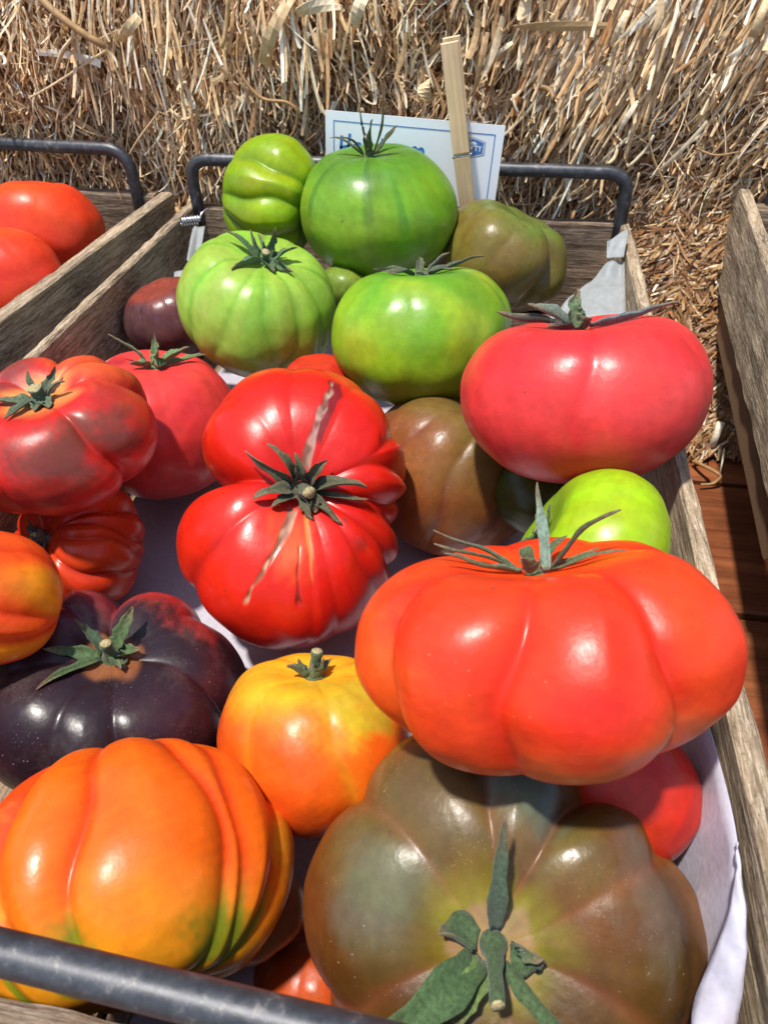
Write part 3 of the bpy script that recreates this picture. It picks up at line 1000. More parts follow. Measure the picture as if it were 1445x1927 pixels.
# spring clip on the rear left corner
clip = empty('spring_clip', at(360, 415, D=.468))
tag(clip, 'small silver coil spring clip at the rear left corner of the middle crate', 'clip')
a0, a1 = at(340, 418, D=.468), at(374, 414, D=.472)
T_ = np.linspace(0, 1, 150)
ax_ = unit(a1 - a0); n1 = unit(np.cross(ax_, [0, 0, 1])); n2 = np.cross(ax_, n1)
ph_ = T_ * 2 * math.pi * 7
P = a0 + (a1 - a0) * T_[:, None] + 0.0026 * (np.cos(ph_)[:, None] * n1 + np.sin(ph_)[:, None] * n2)
V, F = tube(P, 0.00085, 8)
child_local(obj('coil', mesh_from('coil', V, F, M_BRIGHT)), clip)
V, F = tube(smooth_path([P[-1], at(380, 402, D=.470), at(392, 392, D=.472)], 20), 0.0007, 8)
child_local(obj('arm', mesh_from('arm', V, F, M_BRIGHT)), clip)

# ---------------------------------------------------------------- name card and its peg
CY_ = 0.4685
c00, c10, c11 = at(612, 207, y=CY_), at(951, 237, y=CY_), at(931, 372, y=CY_)
cu = c10 - c00; cw = np.linalg.norm(cu); cu = cu / cw
cv = c11 - c10; cv = unit(cv - cu * (cv @ cu)); ch = np.linalg.norm(c11 - c10) * 1.32
cn = unit(np.cross(cv, cu))
if cn[1] > 0: cn = -cn
card = empty('name_card', c00)
tag(card, 'white card with blue border and handwriting clipped behind the green tomatoes', 'card')


def CP(u, v, h=0.0):
    """card coordinates in mm from its top left corner, h in front of its face"""
    return c00 + cu * u * 1e-3 + cv * v * 1e-3 + cn * h


def slab(name, poly, h0, h1, mat, parent):
    k = len(poly)
    V = [CP(u, v, h0) for u, v in poly] + [CP(u, v, h1) for u, v in poly]
    F = [tuple(range(k)), tuple(range(2 * k - 1, k - 1, -1))] + [(i, i + k, (i + 1) % k + k, (i + 1) % k) for i in range(k)]
    me = mesh_from(name, V, F, mat, False)
    bm = bmesh.new(); bm.from_mesh(me); bmesh.ops.recalc_face_normals(bm, faces=bm.faces); bm.to_mesh(me); bm.free()
    return child_local(obj(name, me), parent)


cwm, chm = cw * 1e3, ch * 1e3
slab('sheet', [(0, 0), (cwm, 0), (cwm, chm), (0, chm)], -0.0004, 0.0, M_CARD, card)
MG, LW = 5.0, 0.55
brd = [(MG, MG, cwm - MG, MG + LW), (MG, chm - MG - LW, cwm - MG, chm - MG), (MG, MG + LW, MG + LW, chm - MG - LW), (cwm - MG - LW, MG + LW, cwm - MG, chm - MG - LW)]
for x0_, y0_, x1_, y1_ in brd:
    slab('border_line', [(x0_, y0_), (x1_, y0_), (x1_, y1_), (x0_, y1_)], 0.00005, 0.00012, M_INK, card)
mmpx = cwm / 340.0    # millimetres per photo pixel on the card
px2 = lambda x, y: ((x - 612) * mmpx * 1.0, (y - 207 - (x - 612) * 0.0885) * mmpx * 1.02)
STROKES = {'H': [[(644, 250), (641, 290)], [(660, 247), (654, 294)], [(640, 271), (660, 268)]],
           'e': [[(668, 276), (680, 272), (680, 265), (671, 266), (667, 277), (672, 288), (682, 286)]],
           'i': [[(690, 268), (687, 288)], [(692, 258), (692, 260)]],
           'r': [[(700, 266), (698, 288)], [(699, 274), (704, 268), (711, 267)]],
           'l': [[(724, 256), (719, 289)]],
           'o': [[(738, 268), (731, 275), (732, 287), (741, 288), (746, 279), (742, 269), (737, 268)]],
           'o2': [[(760, 270), (753, 277), (754, 289), (763, 290), (768, 281), (764, 271), (759, 270)]],
           'm': [[(779, 272), (776, 293)], [(778, 278), (786, 272), (790, 277), (787, 294)], [(790, 279), (799, 274), (803, 280), (800, 296)]]}
for ch_, sts in STROKES.items():
    parts = []
    for stk in sts:
        q = smooth_path([(*px2(*p), 0) for p in stk], 24) if len(stk) > 2 else np.array([(*px2(*stk[0]), 0), (*px2(*stk[1]), 0)])
        tt = np.gradient(q[:, :2], axis=0); tt /= np.linalg.norm(tt, axis=1)[:, None] + 1e-9
        nn = np.stack([-tt[:, 1], tt[:, 0]], 1) * 0.8
        parts.append((q[:, :2] + nn, q[:, :2] - nn))
    V, F = [], []
    for a_, b_ in parts:
        o0 = len(V)
        for p_, q_ in zip(a_, b_):
            V += [CP(p_[0], p_[1], 0.00016), CP(q_[0], q_[1], 0.00016)]
        F += [(o0 + 2 * i, o0 + 2 * i + 1, o0 + 2 * i + 3, o0 + 2 * i + 2) for i in range(len(a_) - 1)]
    child_local(obj('letter', mesh_from('letter', V, F, M_MARKER, False)), card)
# badge: six-sided blue emblem with a white keyline, small house and letters
bc = np.array(px2(897, 273))
hexa = lambda k: [(bc[0] + k * sx, bc[1] + k * sy) for sx, sy in ((-7.2, -3.6), (0, -5.7), (7.2, -3.6), (7.2, 3.6), (0, 5.7), (-7.2, 3.6))]
bs = mmpx / 0.32
slab('badge', hexa(bs), 0.00005, 0.00012, M_INK, card)
hx_o, hx_i = hexa(bs * 0.93), hexa(bs * 0.86)
V = [CP(u, v, 0.00018) for u, v in hx_o] + [CP(u, v, 0.00018) for u, v in hx_i]
child_local(obj('badge_line', mesh_from('badge_line', V, [(i, (i + 1) % 6, (i + 1) % 6 + 6, i + 6) for i in range(6)], M_CARD, False)), card)
slab('badge_house', [(bc[0] + sx * bs, bc[1] + sy * bs) for sx, sy in ((-3.2, -1.7), (-3.2, -2.6), (-2.0, -3.3), (0.3, -3.4), (1.8, -2.6), (2.0, -1.7))], 0.00014, 0.0002, M_CARD, card)


def text_part(txt, u, v, size, h, mat, parent, sx=1.0, name='lettering'):
    cu_ = bpy.data.curves.new('lettering', 'FONT')
    cu_.body = txt; cu_.size = size * 1e-3; cu_.extrude = 0.00003; cu_.align_x = 'CENTER'; cu_.align_y = 'CENTER'; cu_.offset = 0.00006
    tmp = bpy.data.objects.new('lettering', cu_)
    COL.objects.link(tmp)
    bpy.context.view_layer.update()
    me = bpy.data.meshes.new_from_object(tmp.evaluated_get(bpy.context.evaluated_depsgraph_get()))
    bpy.data.objects.remove(tmp)
    me.materials.clear(); me.materials.append(mat)
    p = CP(u, v, h)
    M = Matrix(((cu[0] * sx, -cv[0], cn[0], p[0]), (cu[1] * sx, -cv[1], cn[1], p[1]), (cu[2] * sx, -cv[2], cn[2], p[2]), (0, 0, 0, 1)))
    return child_local(obj(name, me, mat=M), parent)


text_part('ETTY', bc[0] + 0.9 * bs, bc[1] + 0.5 * bs, 4.3 * bs, 0.0002, M_CARD, card, 0.88)

peg = empty('clothes_peg', at(850, 240, y=0.462))
tag(peg, 'pale wooden clothes peg holding the white card to the rear handle', 'clothes peg')
pt, pb = at(846, 78, y=0.4605), at(880, 392, y=0.4635)
pl = np.linalg.norm(pb - pt); pz = (pb - pt) / pl
pxv = unit(np.cross([0, -1, 0.1], pz))
if pxv[0] < 0: pxv = -pxv
pyv = np.cross(pz, pxv)          # normal, towards or away from the lens
if pyv[1] > 0: pyv = -pyv


def peg_half(sign, d0):
    """one half of the peg: side profile with the spring groove, extruded across its width"""
    w = 0.0097
    t0 = 0.0045
    prof = [(0.0, 0.001), (0.0, t0), (0.62 * pl, t0 + 0.0006), (0.625 * pl, t0 - 0.0011), (0.645 * pl, t0 - 0.0013), (0.652 * pl, t0 + 0.0003), (0.98 * pl, t0 - 0.001), (pl, 0.0015), (pl, 0.0), (0.5 * pl, 0.0)]
    k = len(prof)
    V = []
    for sx in (-w / 2 + 0.0004, w / 2 - 0.0004):
        pass
    for sx, ins in ((-w / 2, 0.0003), (-w / 2 + 0.0004, 0.0), (w / 2 - 0.0004, 0.0), (w / 2, 0.0003)):
        for s_, t_ in prof:
            V.append((s_, sx, (t_ - (ins if t_ > 0.002 else 0)) * 1.0))
    F = []
    for a_ in range(3):
        for i in range(k):
            j = (i + 1) % k
            F.append((a_ * k + i, a_ * k + j, (a_ + 1) * k + j, (a_ + 1) * k + i))
    F += [tuple(range(k))[::-1], tuple(range(3 * k, 4 * k))]
    me = mesh_from('peg_half', V, F, M_PINE, False)
    n_ = pyv * sign
    y_ = pxv
    M = Matrix(((pz[0], y_[0], n_[0], pt[0] + pyv[0] * d0), (pz[1], y_[1], n_[1], pt[1] + pyv[1] * d0), (pz[2], y_[2], n_[2], pt[2] + pyv[2] * d0), (0, 0, 0, 1)))
    bm = bmesh.new(); bm.from_mesh(me); bmesh.ops.recalc_face_normals(bm, faces=bm.faces); bm.to_mesh(me); bm.free()
    return child_local(obj('peg_half', me, mat=M), peg)


peg_half(1, 0.0)
peg_half(-1, -0.0095)
for off_ in (0.40, 0.64):
    c_ = pt + pz * pl * off_ + pxv * 0.0052
    P = [c_ + pyv * 0.0035, c_ + pyv * 0.001 + pxv * 0.0006, c_ - pyv * 0.008]
    V, F = tube(smooth_path(P, 16), 0.0006, 8)
    child_local(obj('spring_wire', mesh_from('spring_wire', V, F, M_BRIGHT)), peg)
c_ = pt + pz * pl * 0.645 + pyv * 0.0042
V, F = tube(np.array([c_ - pxv * 0.0055, c_ + pxv * 0.0055]), 0.0006, 8)
child_local(obj('spring_wire', mesh_from('spring_wire', V, F, M_BRIGHT)), peg)
V, F = tube(np.array([pt + pz * pl * 0.40 + pxv * 0.0056, pt + pz * pl * 0.64 + pxv * 0.0056]), 0.00055, 8)
child_local(obj('spring_wire', mesh_from('spring_wire', V, F, M_BRIGHT)), peg)

# ---------------------------------------------------------------- tomatoes
CALG = [lin(76, 88, 54), lin(84, 96, 62), lin(68, 80, 52)]


def sepal_mesh(path, W0, seed, col, tipcol, curl=0.35):
    """leafy ribbon along path (local coords), keeled, with thickness and wavy edges"""
    n = len(path)
    s = np.linspace(0, 1, n)
    g_ = np.random.default_rng(seed)
    T, Nn, B = frames(path)
    up = path[0] * 0 + np.array([0, 0, 1.0])
    # keep the keel facing up/outwards
    wd = 0.85 * W0 * (np.minimum(1, 0.42 + s * 2.6) * (1 - s ** 1.7) ** 0.75 + 0.05)
    wd = wd * (1 + 0.16 * np.sin(s * g_.uniform(10, 26) + g_.uniform(0, 6)) + 0.05 * g_.normal(size=n))
    Bs = np.cross(T, up); Bn = np.linalg.norm(Bs, axis=1)
    Bs = np.where(Bn[:, None] > 0.15, Bs / (Bn[:, None] + 1e-9), B)
    tw = g_.normal(0, 1.1) * s ** 1.4 + g_.normal(0, 0.25)
    W0 = W0 * 0.62
    Ns = np.cross(Bs, T)
    B2 = Bs * np.cos(tw)[:, None] + Ns * np.sin(tw)[:, None]
    N2 = Ns * np.cos(tw)[:, None] - Bs * np.sin(tw)[:, None]
    th = max(0.00022, W0 * 0.045)
    curl = curl * g_.uniform(1.2, 3.2)
    h = wd[:, None] / 2
    top = np.stack([path - B2 * h + N2 * h * curl, path - B2 * h * 0.5 + N2 * h * curl * 0.15, path, path + B2 * h * 0.5 + N2 * h * curl * 0.15, path + B2 * h + N2 * h * curl], 1)
    bot = top - N2[:, None] * th
    bot[:, 2] -= N2 * th * 0.8
    V = np.concatenate([top, bot[:, ::-1]], 1).reshape(-1, 3)
    k = 10
    F = []
    for i in range(n - 1):
        for j in range(k):
            jj = (j + 1) % k
            F.append((i * k + j, i * k + jj, (i + 1) * k + jj, (i + 1) * k + j))
    F += [tuple(range(k))[::-1], tuple((n - 1) * k + j for j in range(k))]
    cols = np.repeat(mixc(np.tile(col, (n, 1)), np.tile(tipcol, (n, 1)), sstep(0.55, 1.0, s)), k, axis=0)
    return mesh_from('sepal', V, F, M_CALYX, True, cols)


def crack_mask(A, Ph, U, ph0, drift, w0, w1, a0_, a1_):
    deg, ad = np.degrees(Ph), np.degrees(A)
    t = np.clip((ad - a0_) / (a1_ - a0_), 0, 1)
    cen = ph0 + drift * t + 1.3 * np.sin(ad * 0.11 + 0.6) + 0.35 * np.sin(ad * 0.55 + 1)
    d = np.abs((deg - cen + 180) % 360 - 180) * np.sin(np.clip(A, 0.05, 3))
    w = w0 + (w1 - w0) * t + 0.35 * sn(U, 30, 75)
    return sstep(w + 0.6, w - 0.5, d + 0.5 * sn(U, 18, 74)) * sstep(a0_ - 1, a0_ + 2, ad) * (1 - sstep(a1_ - 3, a1_ + 1, ad))


def tomato(label, px, py, D, hw, HR, psi, theta, grooves, color, skin=M_SKIN, sx=1.0, sy=1.0, dimple=0.16, dsig=0.42, pw=0.92, res=(220, 120),
           sepals=None, stem=None, seed=0, wob=0.028, cleft=0.0, cw=0.2, cracks=(), gend=2.6, bot=0.05, cal=None, tip=None, seplen=1.0):
    """A fruit whose centre lies at depth D on pixel (px,py); hw is its half width in photo pixels. psi: direction of the stem end
    as seen (0 right, 90 up); theta: how far the stem end is turned from the viewer. grooves: (phi degrees, depth, width)"""
    C = at(px, py, D=D)
    Rr = hw * D / FPX
    ev = unit(ORG - C)
    eu = -AX[:, 1] - ev * (-AX[:, 1] @ ev); eu = unit(eu)
    er = np.cross(eu, ev)
    c, s = math.cos(R(psi)), math.sin(R(psi))
    sd = er * c + eu * s
    z = ev * math.cos(R(theta)) + sd * math.sin(R(theta))
    x = ev * math.sin(R(theta)) - sd * math.cos(R(theta))
    y = np.cross(z, x)
    nphi, nal = res
    ph = np.linspace(0, 2 * math.pi, nphi, endpoint=False)
    al = np.linspace(0.0, math.pi, nal)
    A, Ph = np.meshgrid(al, ph, indexing='ij')
    A, Ph = A.ravel(), Ph.ravel()
    U = np.stack([np.sin(A) * np.cos(Ph), np.sin(A) * np.sin(Ph), np.cos(A)], 1)
    rho = np.sin(A) ** pw
    zz = np.sign(np.cos(A)) * np.abs(np.cos(A)) ** 1.0 * HR
    zz = zz - dimple * np.exp(-(A / dsig) ** 2) + bot * np.exp(-((math.pi - A) / 0.4) ** 2)
    G = np.zeros_like(A); dd = np.zeros_like(A)
    env = sstep(0.02, 0.35, A) * (1 - sstep(gend - 0.6, gend + 0.3, A) * 0.85)
    for gi, (gp, gd, gw) in enumerate(grooves):
        wig = 0.13 * np.sin(A * 1.7 + gi * 2.1 + seed) + 0.025 * np.sin(A * 6.1 + gi * 1.3 + seed)
        dl = (Ph - R(gp) - wig + math.pi) % (2 * math.pi) - math.pi
        e = np.exp(-np.sqrt((dl / R(gw)) ** 2 + 0.012) + 0.11)
        dd = np.maximum(dd, gd * e) if gi else gd * e
        G = np.maximum(G, np.exp(-(dl / R(gw) / 0.35) ** 2) * min(1, gd / 0.06))
    G = G * env
    f = 1 - dd * env + wob * sn(U, 1.6, seed + 50) + wob * 0.35 * sn(U, 4.0, seed + 51)
    f = f + 0.003 * sn(U, 9.0, seed + 52)
    for ck in cracks:
        m_ = crack_mask(A, Ph, U, *ck)
        f = f - m_ * (0.022 + 0.012 * sn(U, 40, seed + 55))
    if cleft:
        right = sstep(0.35, 0.95, U[:, 1])
        cl = cleft * (1 - 0.5 * right) * np.exp(-np.sqrt(((U[:, 0] - 0.05 * U[:, 1]) / cw) ** 2 + 0.02) + 0.14)
        f = f * (1 - cl)
        G = np.maximum(G, np.exp(-(U[:, 0] / cw / 0.5) ** 2) * (1 - right))
    V = np.stack([rho * np.cos(Ph) * f * sx, rho * np.sin(Ph) * f * sy, zz * (0.6 + 0.4 * f)], 1) * Rr
    g_ = np.random.default_rng(seed + 500)
    sh = g_.normal(0, 0.03, 4)
    V[:, 2] += (sh[0] * V[:, 0] + sh[1] * V[:, 1]) * 1.2
    V[:, 0] += sh[2] * V[:, 1]
    N_ = len(V)
    idx = np.arange(N_).reshape(nal, nphi)
    nxt = np.roll(idx, -1, axis=1)
    F = np.stack([idx[:-1], idx[1:], nxt[1:], nxt[:-1]], -1).reshape(-1, 4)
    cols = color(A, Ph, G, U)
    ST = np.stack([np.cos(Ph) * 22, np.sin(Ph) * 22, A * 1.6], 1)
    fin = 0.03 * sn(ST, 1.0, seed + 70) + 0.025 * sn(U, 13, seed + 71) + 0.03 * sn(U, 34, seed + 72)
    cols = cols * (1 + fin)[:, None] * np.array([1.0, 1.0, 1.0]) 
    cols[:, 1] *= 1 + 0.05 * sn(U, 6, seed + 73) + 0.06 * sn(ST * 0.5, 1.0, seed + 74)
    if skin is M_GREEN:
        cols = cols * np.array([1.02, 0.94, 0.88])
    me = mesh_from('tomato', V, F, skin, True, cols)
    M = Matrix(((x[0], y[0], z[0], C[0]), (x[1], y[1], z[1], C[1]), (x[2], y[2], z[2], C[2]), (0, 0, 0, 1)))
    o = obj('tomato', me, mat=M)
    tag(o, label, 'tomato', 'heirloom tomatoes in the crates')
    ztop = V[idx[2, 0], 2]
    cal = cal if cal is not None else CALG[seed % 3]
    tip = tip if tip is not None else lin(112, 98, 72)
    mm = Rr
    if sepals:
        for i, sp in enumerate(sepals):
            phi, L_, w_, a0_, a1_ = sp[:5]
            bend = sp[5] if len(sp) > 5 else RNG.normal(0, 0.25)
            cc = sp[6] if len(sp) > 6 else cal * RNG.uniform(0.8, 1.15)
            n = 15
            s_ = np.linspace(0, 1, n)
            an = np.radians(a0_ + (a1_ - a0_) * s_ ** 1.3) + 0.14 * np.sin(s_ * RNG.uniform(5, 11) + i)
            azi = R(phi) + bend * s_ ** 1.5
            dr = np.stack([np.cos(an) * np.cos(azi), np.cos(an) * np.sin(azi), np.sin(an)], 1) * (L_ * mm * seplen / n)
            path = np.cumsum(np.vstack([[0.07 * mm * math.cos(R(phi)), 0.07 * mm * math.sin(R(phi)), ztop + 0.012 * mm], dr[:-1]]), axis=0)
            # never sink below the skin: lift to the surface under each point
            rr = np.hypot(path[:, 0], path[:, 1]); pa = np.arctan2(path[:, 1], path[:, 0]) % (2 * math.pi)
            jj = (np.round(pa / (2 * math.pi) * nphi).astype(int)) % nphi
            half = nal // 2
            rg = np.hypot(V[idx[:half], 0], V[idx[:half], 1]); zg = V[idx[:half], 2]
            for q in range(n):
                zs_ = np.interp(rr[q], rg[:, jj[q]], zg[:, jj[q]])
                if rr[q] < rg[-1, jj[q]] and path[q, 2] < zs_ + 0.02 * mm:
                    path[q, 2] = zs_ + 0.02 * mm
            so = obj('sepal', sepal_mesh(path, w_ * mm, seed * 40 + i, cc, tip))
            so.parent = o
    if stem:
        L_, w_, tx, ty = stem[:4]
        n = 9
        s_ = np.linspace(0, 1, n)
        P = np.stack([tx * mm * s_ ** 1.3, ty * mm * s_ ** 1.3, ztop - 0.03 * mm + (L_ * mm + 0.03 * mm) * s_], 1)
        rad = w_ * mm * 0.78 * (1.25 - 0.5 * s_ + 1.1 * np.exp(-(s_ / 0.16) ** 2) + 0.3 * np.exp(-((s_ - 0.9) / 0.12) ** 2)) * (1 + 0.08 * np.sin(s_ * 17 + seed))
        Vs, Fs = tube(P, rad, 14)
        Vs = Vs + (sn(Vs / mm, 26, seed + 7) * 0.14 * w_ * mm)[:, None] * unit(np.array([1, .6, .2]))
        fm = [0] * (len(Fs) - 1) + [1]
        sc_ = np.tile(cal * 0.95, (len(Vs), 1))
        so = obj('stem', mesh_from('stem', Vs, Fs, [M_CALYX, M_CUT], True, sc_, fm))
        so.parent = o
    return o


def ribs(n, d, w, seed, start=0, jit=0.25):
    g_ = np.random.default_rng(seed)
    return [(start + 360.0 / n * (i + g_.uniform(-jit, jit)), d * g_.uniform(0.7, 1.3), w) for i in range(n)]


def rsep(n, L_, w, seed, a=(10, 45), da=(-40, 10), start=0):
    g_ = np.random.default_rng(seed)
    return [(start + 360.0 / n * (i + g_.uniform(-0.25, 0.25)), L_ * g_.uniform(0.75, 1.2), w * g_.uniform(0.8, 1.2), *(lambda q: (q, q + g_.uniform(*da)))(g_.uniform(*a))) for i in range(n)]


def spot(U, al, ph, rad):
    """soft patch round the direction (polar angle al, azimuth ph in degrees) on the fruit"""
    d = np.array([math.sin(R(al)) * math.cos(R(ph)), math.sin(R(al)) * math.sin(R(ph)), math.cos(R(al))])
    an = np.degrees(np.arccos(np.clip(U @ d, -1, 1)))
    an = an + rad * (0.16 * sn(U, 7, 901) + 0.10 * sn(U, 19, 902) + 0.06 * sn(U, 44, 903))
    return 1 - sstep(rad * 0.25, rad, an)


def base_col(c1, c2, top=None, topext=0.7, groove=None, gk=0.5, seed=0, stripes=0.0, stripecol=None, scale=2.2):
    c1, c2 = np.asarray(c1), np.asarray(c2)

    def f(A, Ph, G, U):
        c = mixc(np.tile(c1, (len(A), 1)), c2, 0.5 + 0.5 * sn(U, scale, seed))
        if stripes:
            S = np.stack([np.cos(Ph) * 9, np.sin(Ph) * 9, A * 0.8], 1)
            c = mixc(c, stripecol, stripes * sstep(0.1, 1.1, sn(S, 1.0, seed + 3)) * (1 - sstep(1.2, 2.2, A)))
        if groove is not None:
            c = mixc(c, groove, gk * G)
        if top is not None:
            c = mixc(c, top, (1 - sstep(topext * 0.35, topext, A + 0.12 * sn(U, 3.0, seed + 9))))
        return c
    return f


K = 0.86
RED, ORED, CRIM = lin(226, 52, 26, K), lin(236, 74, 28, K), lin(206, 30, 26, K)
PINK, PINK2 = lin(232, 62, 62, K), lin(222, 52, 48, K)
ORANGE, YEL, DORA = lin(240, 110, 22, K), lin(238, 168, 36, K), lin(226, 84, 20, K)
GRN, LGRN, LIME, DGRN = lin(98, 160, 38, K), lin(146, 192, 66, K), lin(160, 186, 30, K), lin(58, 120, 36, K)
OLIVE, BRN, BRNR, GREY = lin(120, 104, 40, K), lin(124, 84, 48, K), lin(146, 70, 48, K), lin(112, 118, 100, K)
PUR, PURD, PURR = lin(72, 38, 44, K), lin(44, 30, 40, K), lin(140, 44, 46, K)

# -- big orange-red fruit in front on the right


def c_big(A, Ph, G, U):
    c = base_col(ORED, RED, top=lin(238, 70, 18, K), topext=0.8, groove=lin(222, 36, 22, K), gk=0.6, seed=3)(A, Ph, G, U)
    c = mixc(c, lin(238, 100, 26, K), 0.5 * spot(U, 90, -75, 50))
    c = mixc(c, lin(214, 110, 56, K), 0.55 * spot(U, 125, 30, 38))
    c = mixc(c, lin(226, 40, 30, K), 0.7 * spot(U, 95, 12, 26))
    return c


tomato('largest orange-red tomato with deep grooves, lying on the brown one against the right wall', 1016, 1206, 0.177, 358, 0.62, 94, 74,
       [(-8, .20, 14), (44, .18, 12), (-62, .14, 12), (95, .12, 14), (-118, .12, 16), (145, .12, 16), (190, .14, 16)], c_big, sx=0.95, sy=1.0,
       dimple=0.26, dsig=0.5, seed=1, wob=0.012, res=(320, 170), gend=2.7,
       sepals=[(-98, .56, .055, 30, 22, 0.0), (-92, .52, .05, 22, 20, 0.0), (-75, .46, .05, 16, 26, 0.1), (-20, .16, .13, 60, 20), (60, .5, .075, 100, 82, 0.0, lin(120, 146, 128)),
               (85, .52, .085, 52, 22, 0.0), (82, .44, .035, 16, 10, 0.0), (150, .3, .07, 40, 20), (100, .3, .05, 22, 15)], stem=(.14, .045, -.02, -.05))

# -- brown-olive fruit in front


def c_brown_front(A, Ph, G, U):
    c = base_col(lin(116, 70, 26, K), lin(88, 62, 24, K), seed=12, scale=3.0)(A, Ph, G, U)
    c = mixc(c, lin(150, 84, 56, K), 0.7 * sstep(0.2, 1.2, sn(U, 3.2, 77)))
    c = mixc(c, lin(106, 104, 60, K), 0.5 * sstep(0.5, 1.4, sn(U, 3.6, 79)))
    c = mixc(c, lin(104, 122, 104, K), 0.8 * spot(U, 50, 180, 17))
    c = mixc(c, lin(106, 120, 96, K), 0.5 * spot(U, 36, 262, 20))
    c = mixc(c, lin(120, 116, 104, K), 0.45 * spot(U, 52, 120, 20))
    c = mixc(c, lin(148, 96, 34, K), 0.7 * sstep(1.0, 1.5, A))
    c = mixc(c, lin(140, 132, 44, K), 0.9 * (1 - sstep(0.16, 0.42, A + 0.05 * sn(U, 7, 4))))
    c = mixc(c, lin(158, 130, 90, K), 0.95 * (1 - sstep(0.15, 0.2, A + 0.02 * sn(U, 22, 6))))
    c = mixc(c, lin(150, 84, 60, K), 0.25 * G)
    c = c * np.array([0.9, 0.82, 0.84])
    return c


tomato('large brown-olive tomato with green calyx facing up, nearest the front of the middle crate', 935, 1738, 0.186, 392, 0.62, 80, -12,
       [(163, .22, 8), (196, .13, 7), (122, .09, 11), (80, .08, 12), (238, .12, 11), (300, .10, 12), (20, .06, 14), (345, .05, 14)], c_brown_front, M_BROWN, sx=0.93, sy=1.0,
       dimple=0.2, dsig=0.5, seed=2, wob=0.035, res=(320, 150), gend=2.2,
       sepals=[(185, .64, .10, 40, 25, -0.08, lin(70, 86, 66)), (-46, .76, .19, 56, -50, 0.1, lin(64, 88, 52)), (-20, .36, .14, 66, -55, 0, lin(92, 112, 62)), (56, .62, .09, 30, -34, 0.15), (100, .2, .16, 30, 60), (-95, .22, .2, 20, 70)],
       stem=(.28, .042, .13, .05), cal=lin(66, 86, 54))

# -- red fruit low on the right, behind the brown one
tomato('smooth plain red tomato low in the right corner, half under the largest red tomato', 1165, 1478, 0.198, 156, 0.85, 60, 100, ribs(5, .03, 20, 4), base_col(lin(204, 44, 26, K), lin(190, 52, 24, K), seed=21), seed=3)

# -- orange and yellow fruit, middle front


def c_orange_mid(A, Ph, G, U):
    c = base_col(ORANGE, DORA, seed=31)(A, Ph, G, U)
    c = mixc(c, YEL, 1 - sstep(0.45, 1.25, A + 0.15 * sn(U, 2.5, 32)))
    c = mixc(c, lin(186, 172, 44, K), 0.8 * spot(U, 35, 40, 40))
    c = mixc(c, lin(196, 140, 30, K), 0.5 * G)
    return mixc(c, DORA, 0.7 * sstep(1.5, 2.2, A))


tomato('orange tomato with yellow shoulder and short dry stem, between the purple and largest red ones', 592, 1392, 0.235, 186, 0.86, 90, 62, ribs(7, .05, 13, 33, 18), c_orange_mid, seed=4,
       dimple=0.2, sepals=rsep(6, .26, .12, 35, a=(30, 70), da=(-10, 40)), stem=(.3, .075, .05, .02), res=(260, 130))

# -- large orange striped fruit at the front left


def c_orange_front(A, Ph, G, U):
    S = np.stack([np.cos(Ph) * 4, np.sin(Ph) * 4, A * 0.6], 1)
    c = mixc(np.tile(lin(238, 102, 20, K), (len(A), 1)), lin(230, 72, 16, K), sstep(-0.4, 0.8, sn(S, 1.0, 41)))
    c = mixc(c, lin(236, 150, 34, K), 0.7 * sstep(0.3, 1.1, sn(S, 1.0, 43)))
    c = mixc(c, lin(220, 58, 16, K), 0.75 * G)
    c = mixc(c, lin(232, 160, 30, K), 0.8 * (1 - sstep(0.7, 1.5, A + 0.1 * sn(U, 3, 44))))
    c = mixc(c, lin(122, 132, 30, K), 0.95 * sstep(0.3, 0.75, G + 0.2 * sn(U, 4, 45)) * (1 - sstep(0.85, 1.3, A)))
    c = mixc(c, lin(120, 130, 30, K), 0.9 * spot(U, 42, -38, 22))
    c = mixc(c, lin(124, 132, 30, K), 0.9 * spot(U, 50, 31, 20))
    c = mixc(c, lin(236, 170, 44, K), 0.8 * spot(U, 85, 62, 26))
    c = mixc(c, lin(236, 176, 40, K), 0.7 * spot(U, 85, -78, 24))
    return c


tomato('big ribbed orange tomato streaked yellow and green, behind the front handle', 254, 1650, 0.199, 297, 0.84, -84, 72,
       [(42, .12, 9), (20, .14, 8), (-27, .085, 9), (-46, .075, 9), (-62, .085, 10), (72, .08, 12), (105, .12, 14), (-100, .10, 12), (145, .12, 14), (190, .12, 14), (225, .12, 14)], c_orange_front, sx=0.95, seed=5, dimple=0.2, dsig=.5, res=(340, 160), gend=2.9, wob=0.02)
tomato('dull brownish-orange tomato squeezed between the ribbed orange and the brown-olive one', 486, 1716, 0.218, 93, 0.95, -60, 90, ribs(5, .05, 14, 52), base_col(lin(186, 118, 60, K), lin(176, 104, 70, K), seed=51), M_BROWN, seed=6)
tomato('dark orange tomato deep in the gap right of the front handle', 585, 1850, 0.226, 118, 0.9, 90, 60, ribs(5, .04, 14, 53), base_col(lin(186, 74, 22, K), lin(160, 66, 24, K), seed=54), seed=7)

# -- dark purple fruit on the left


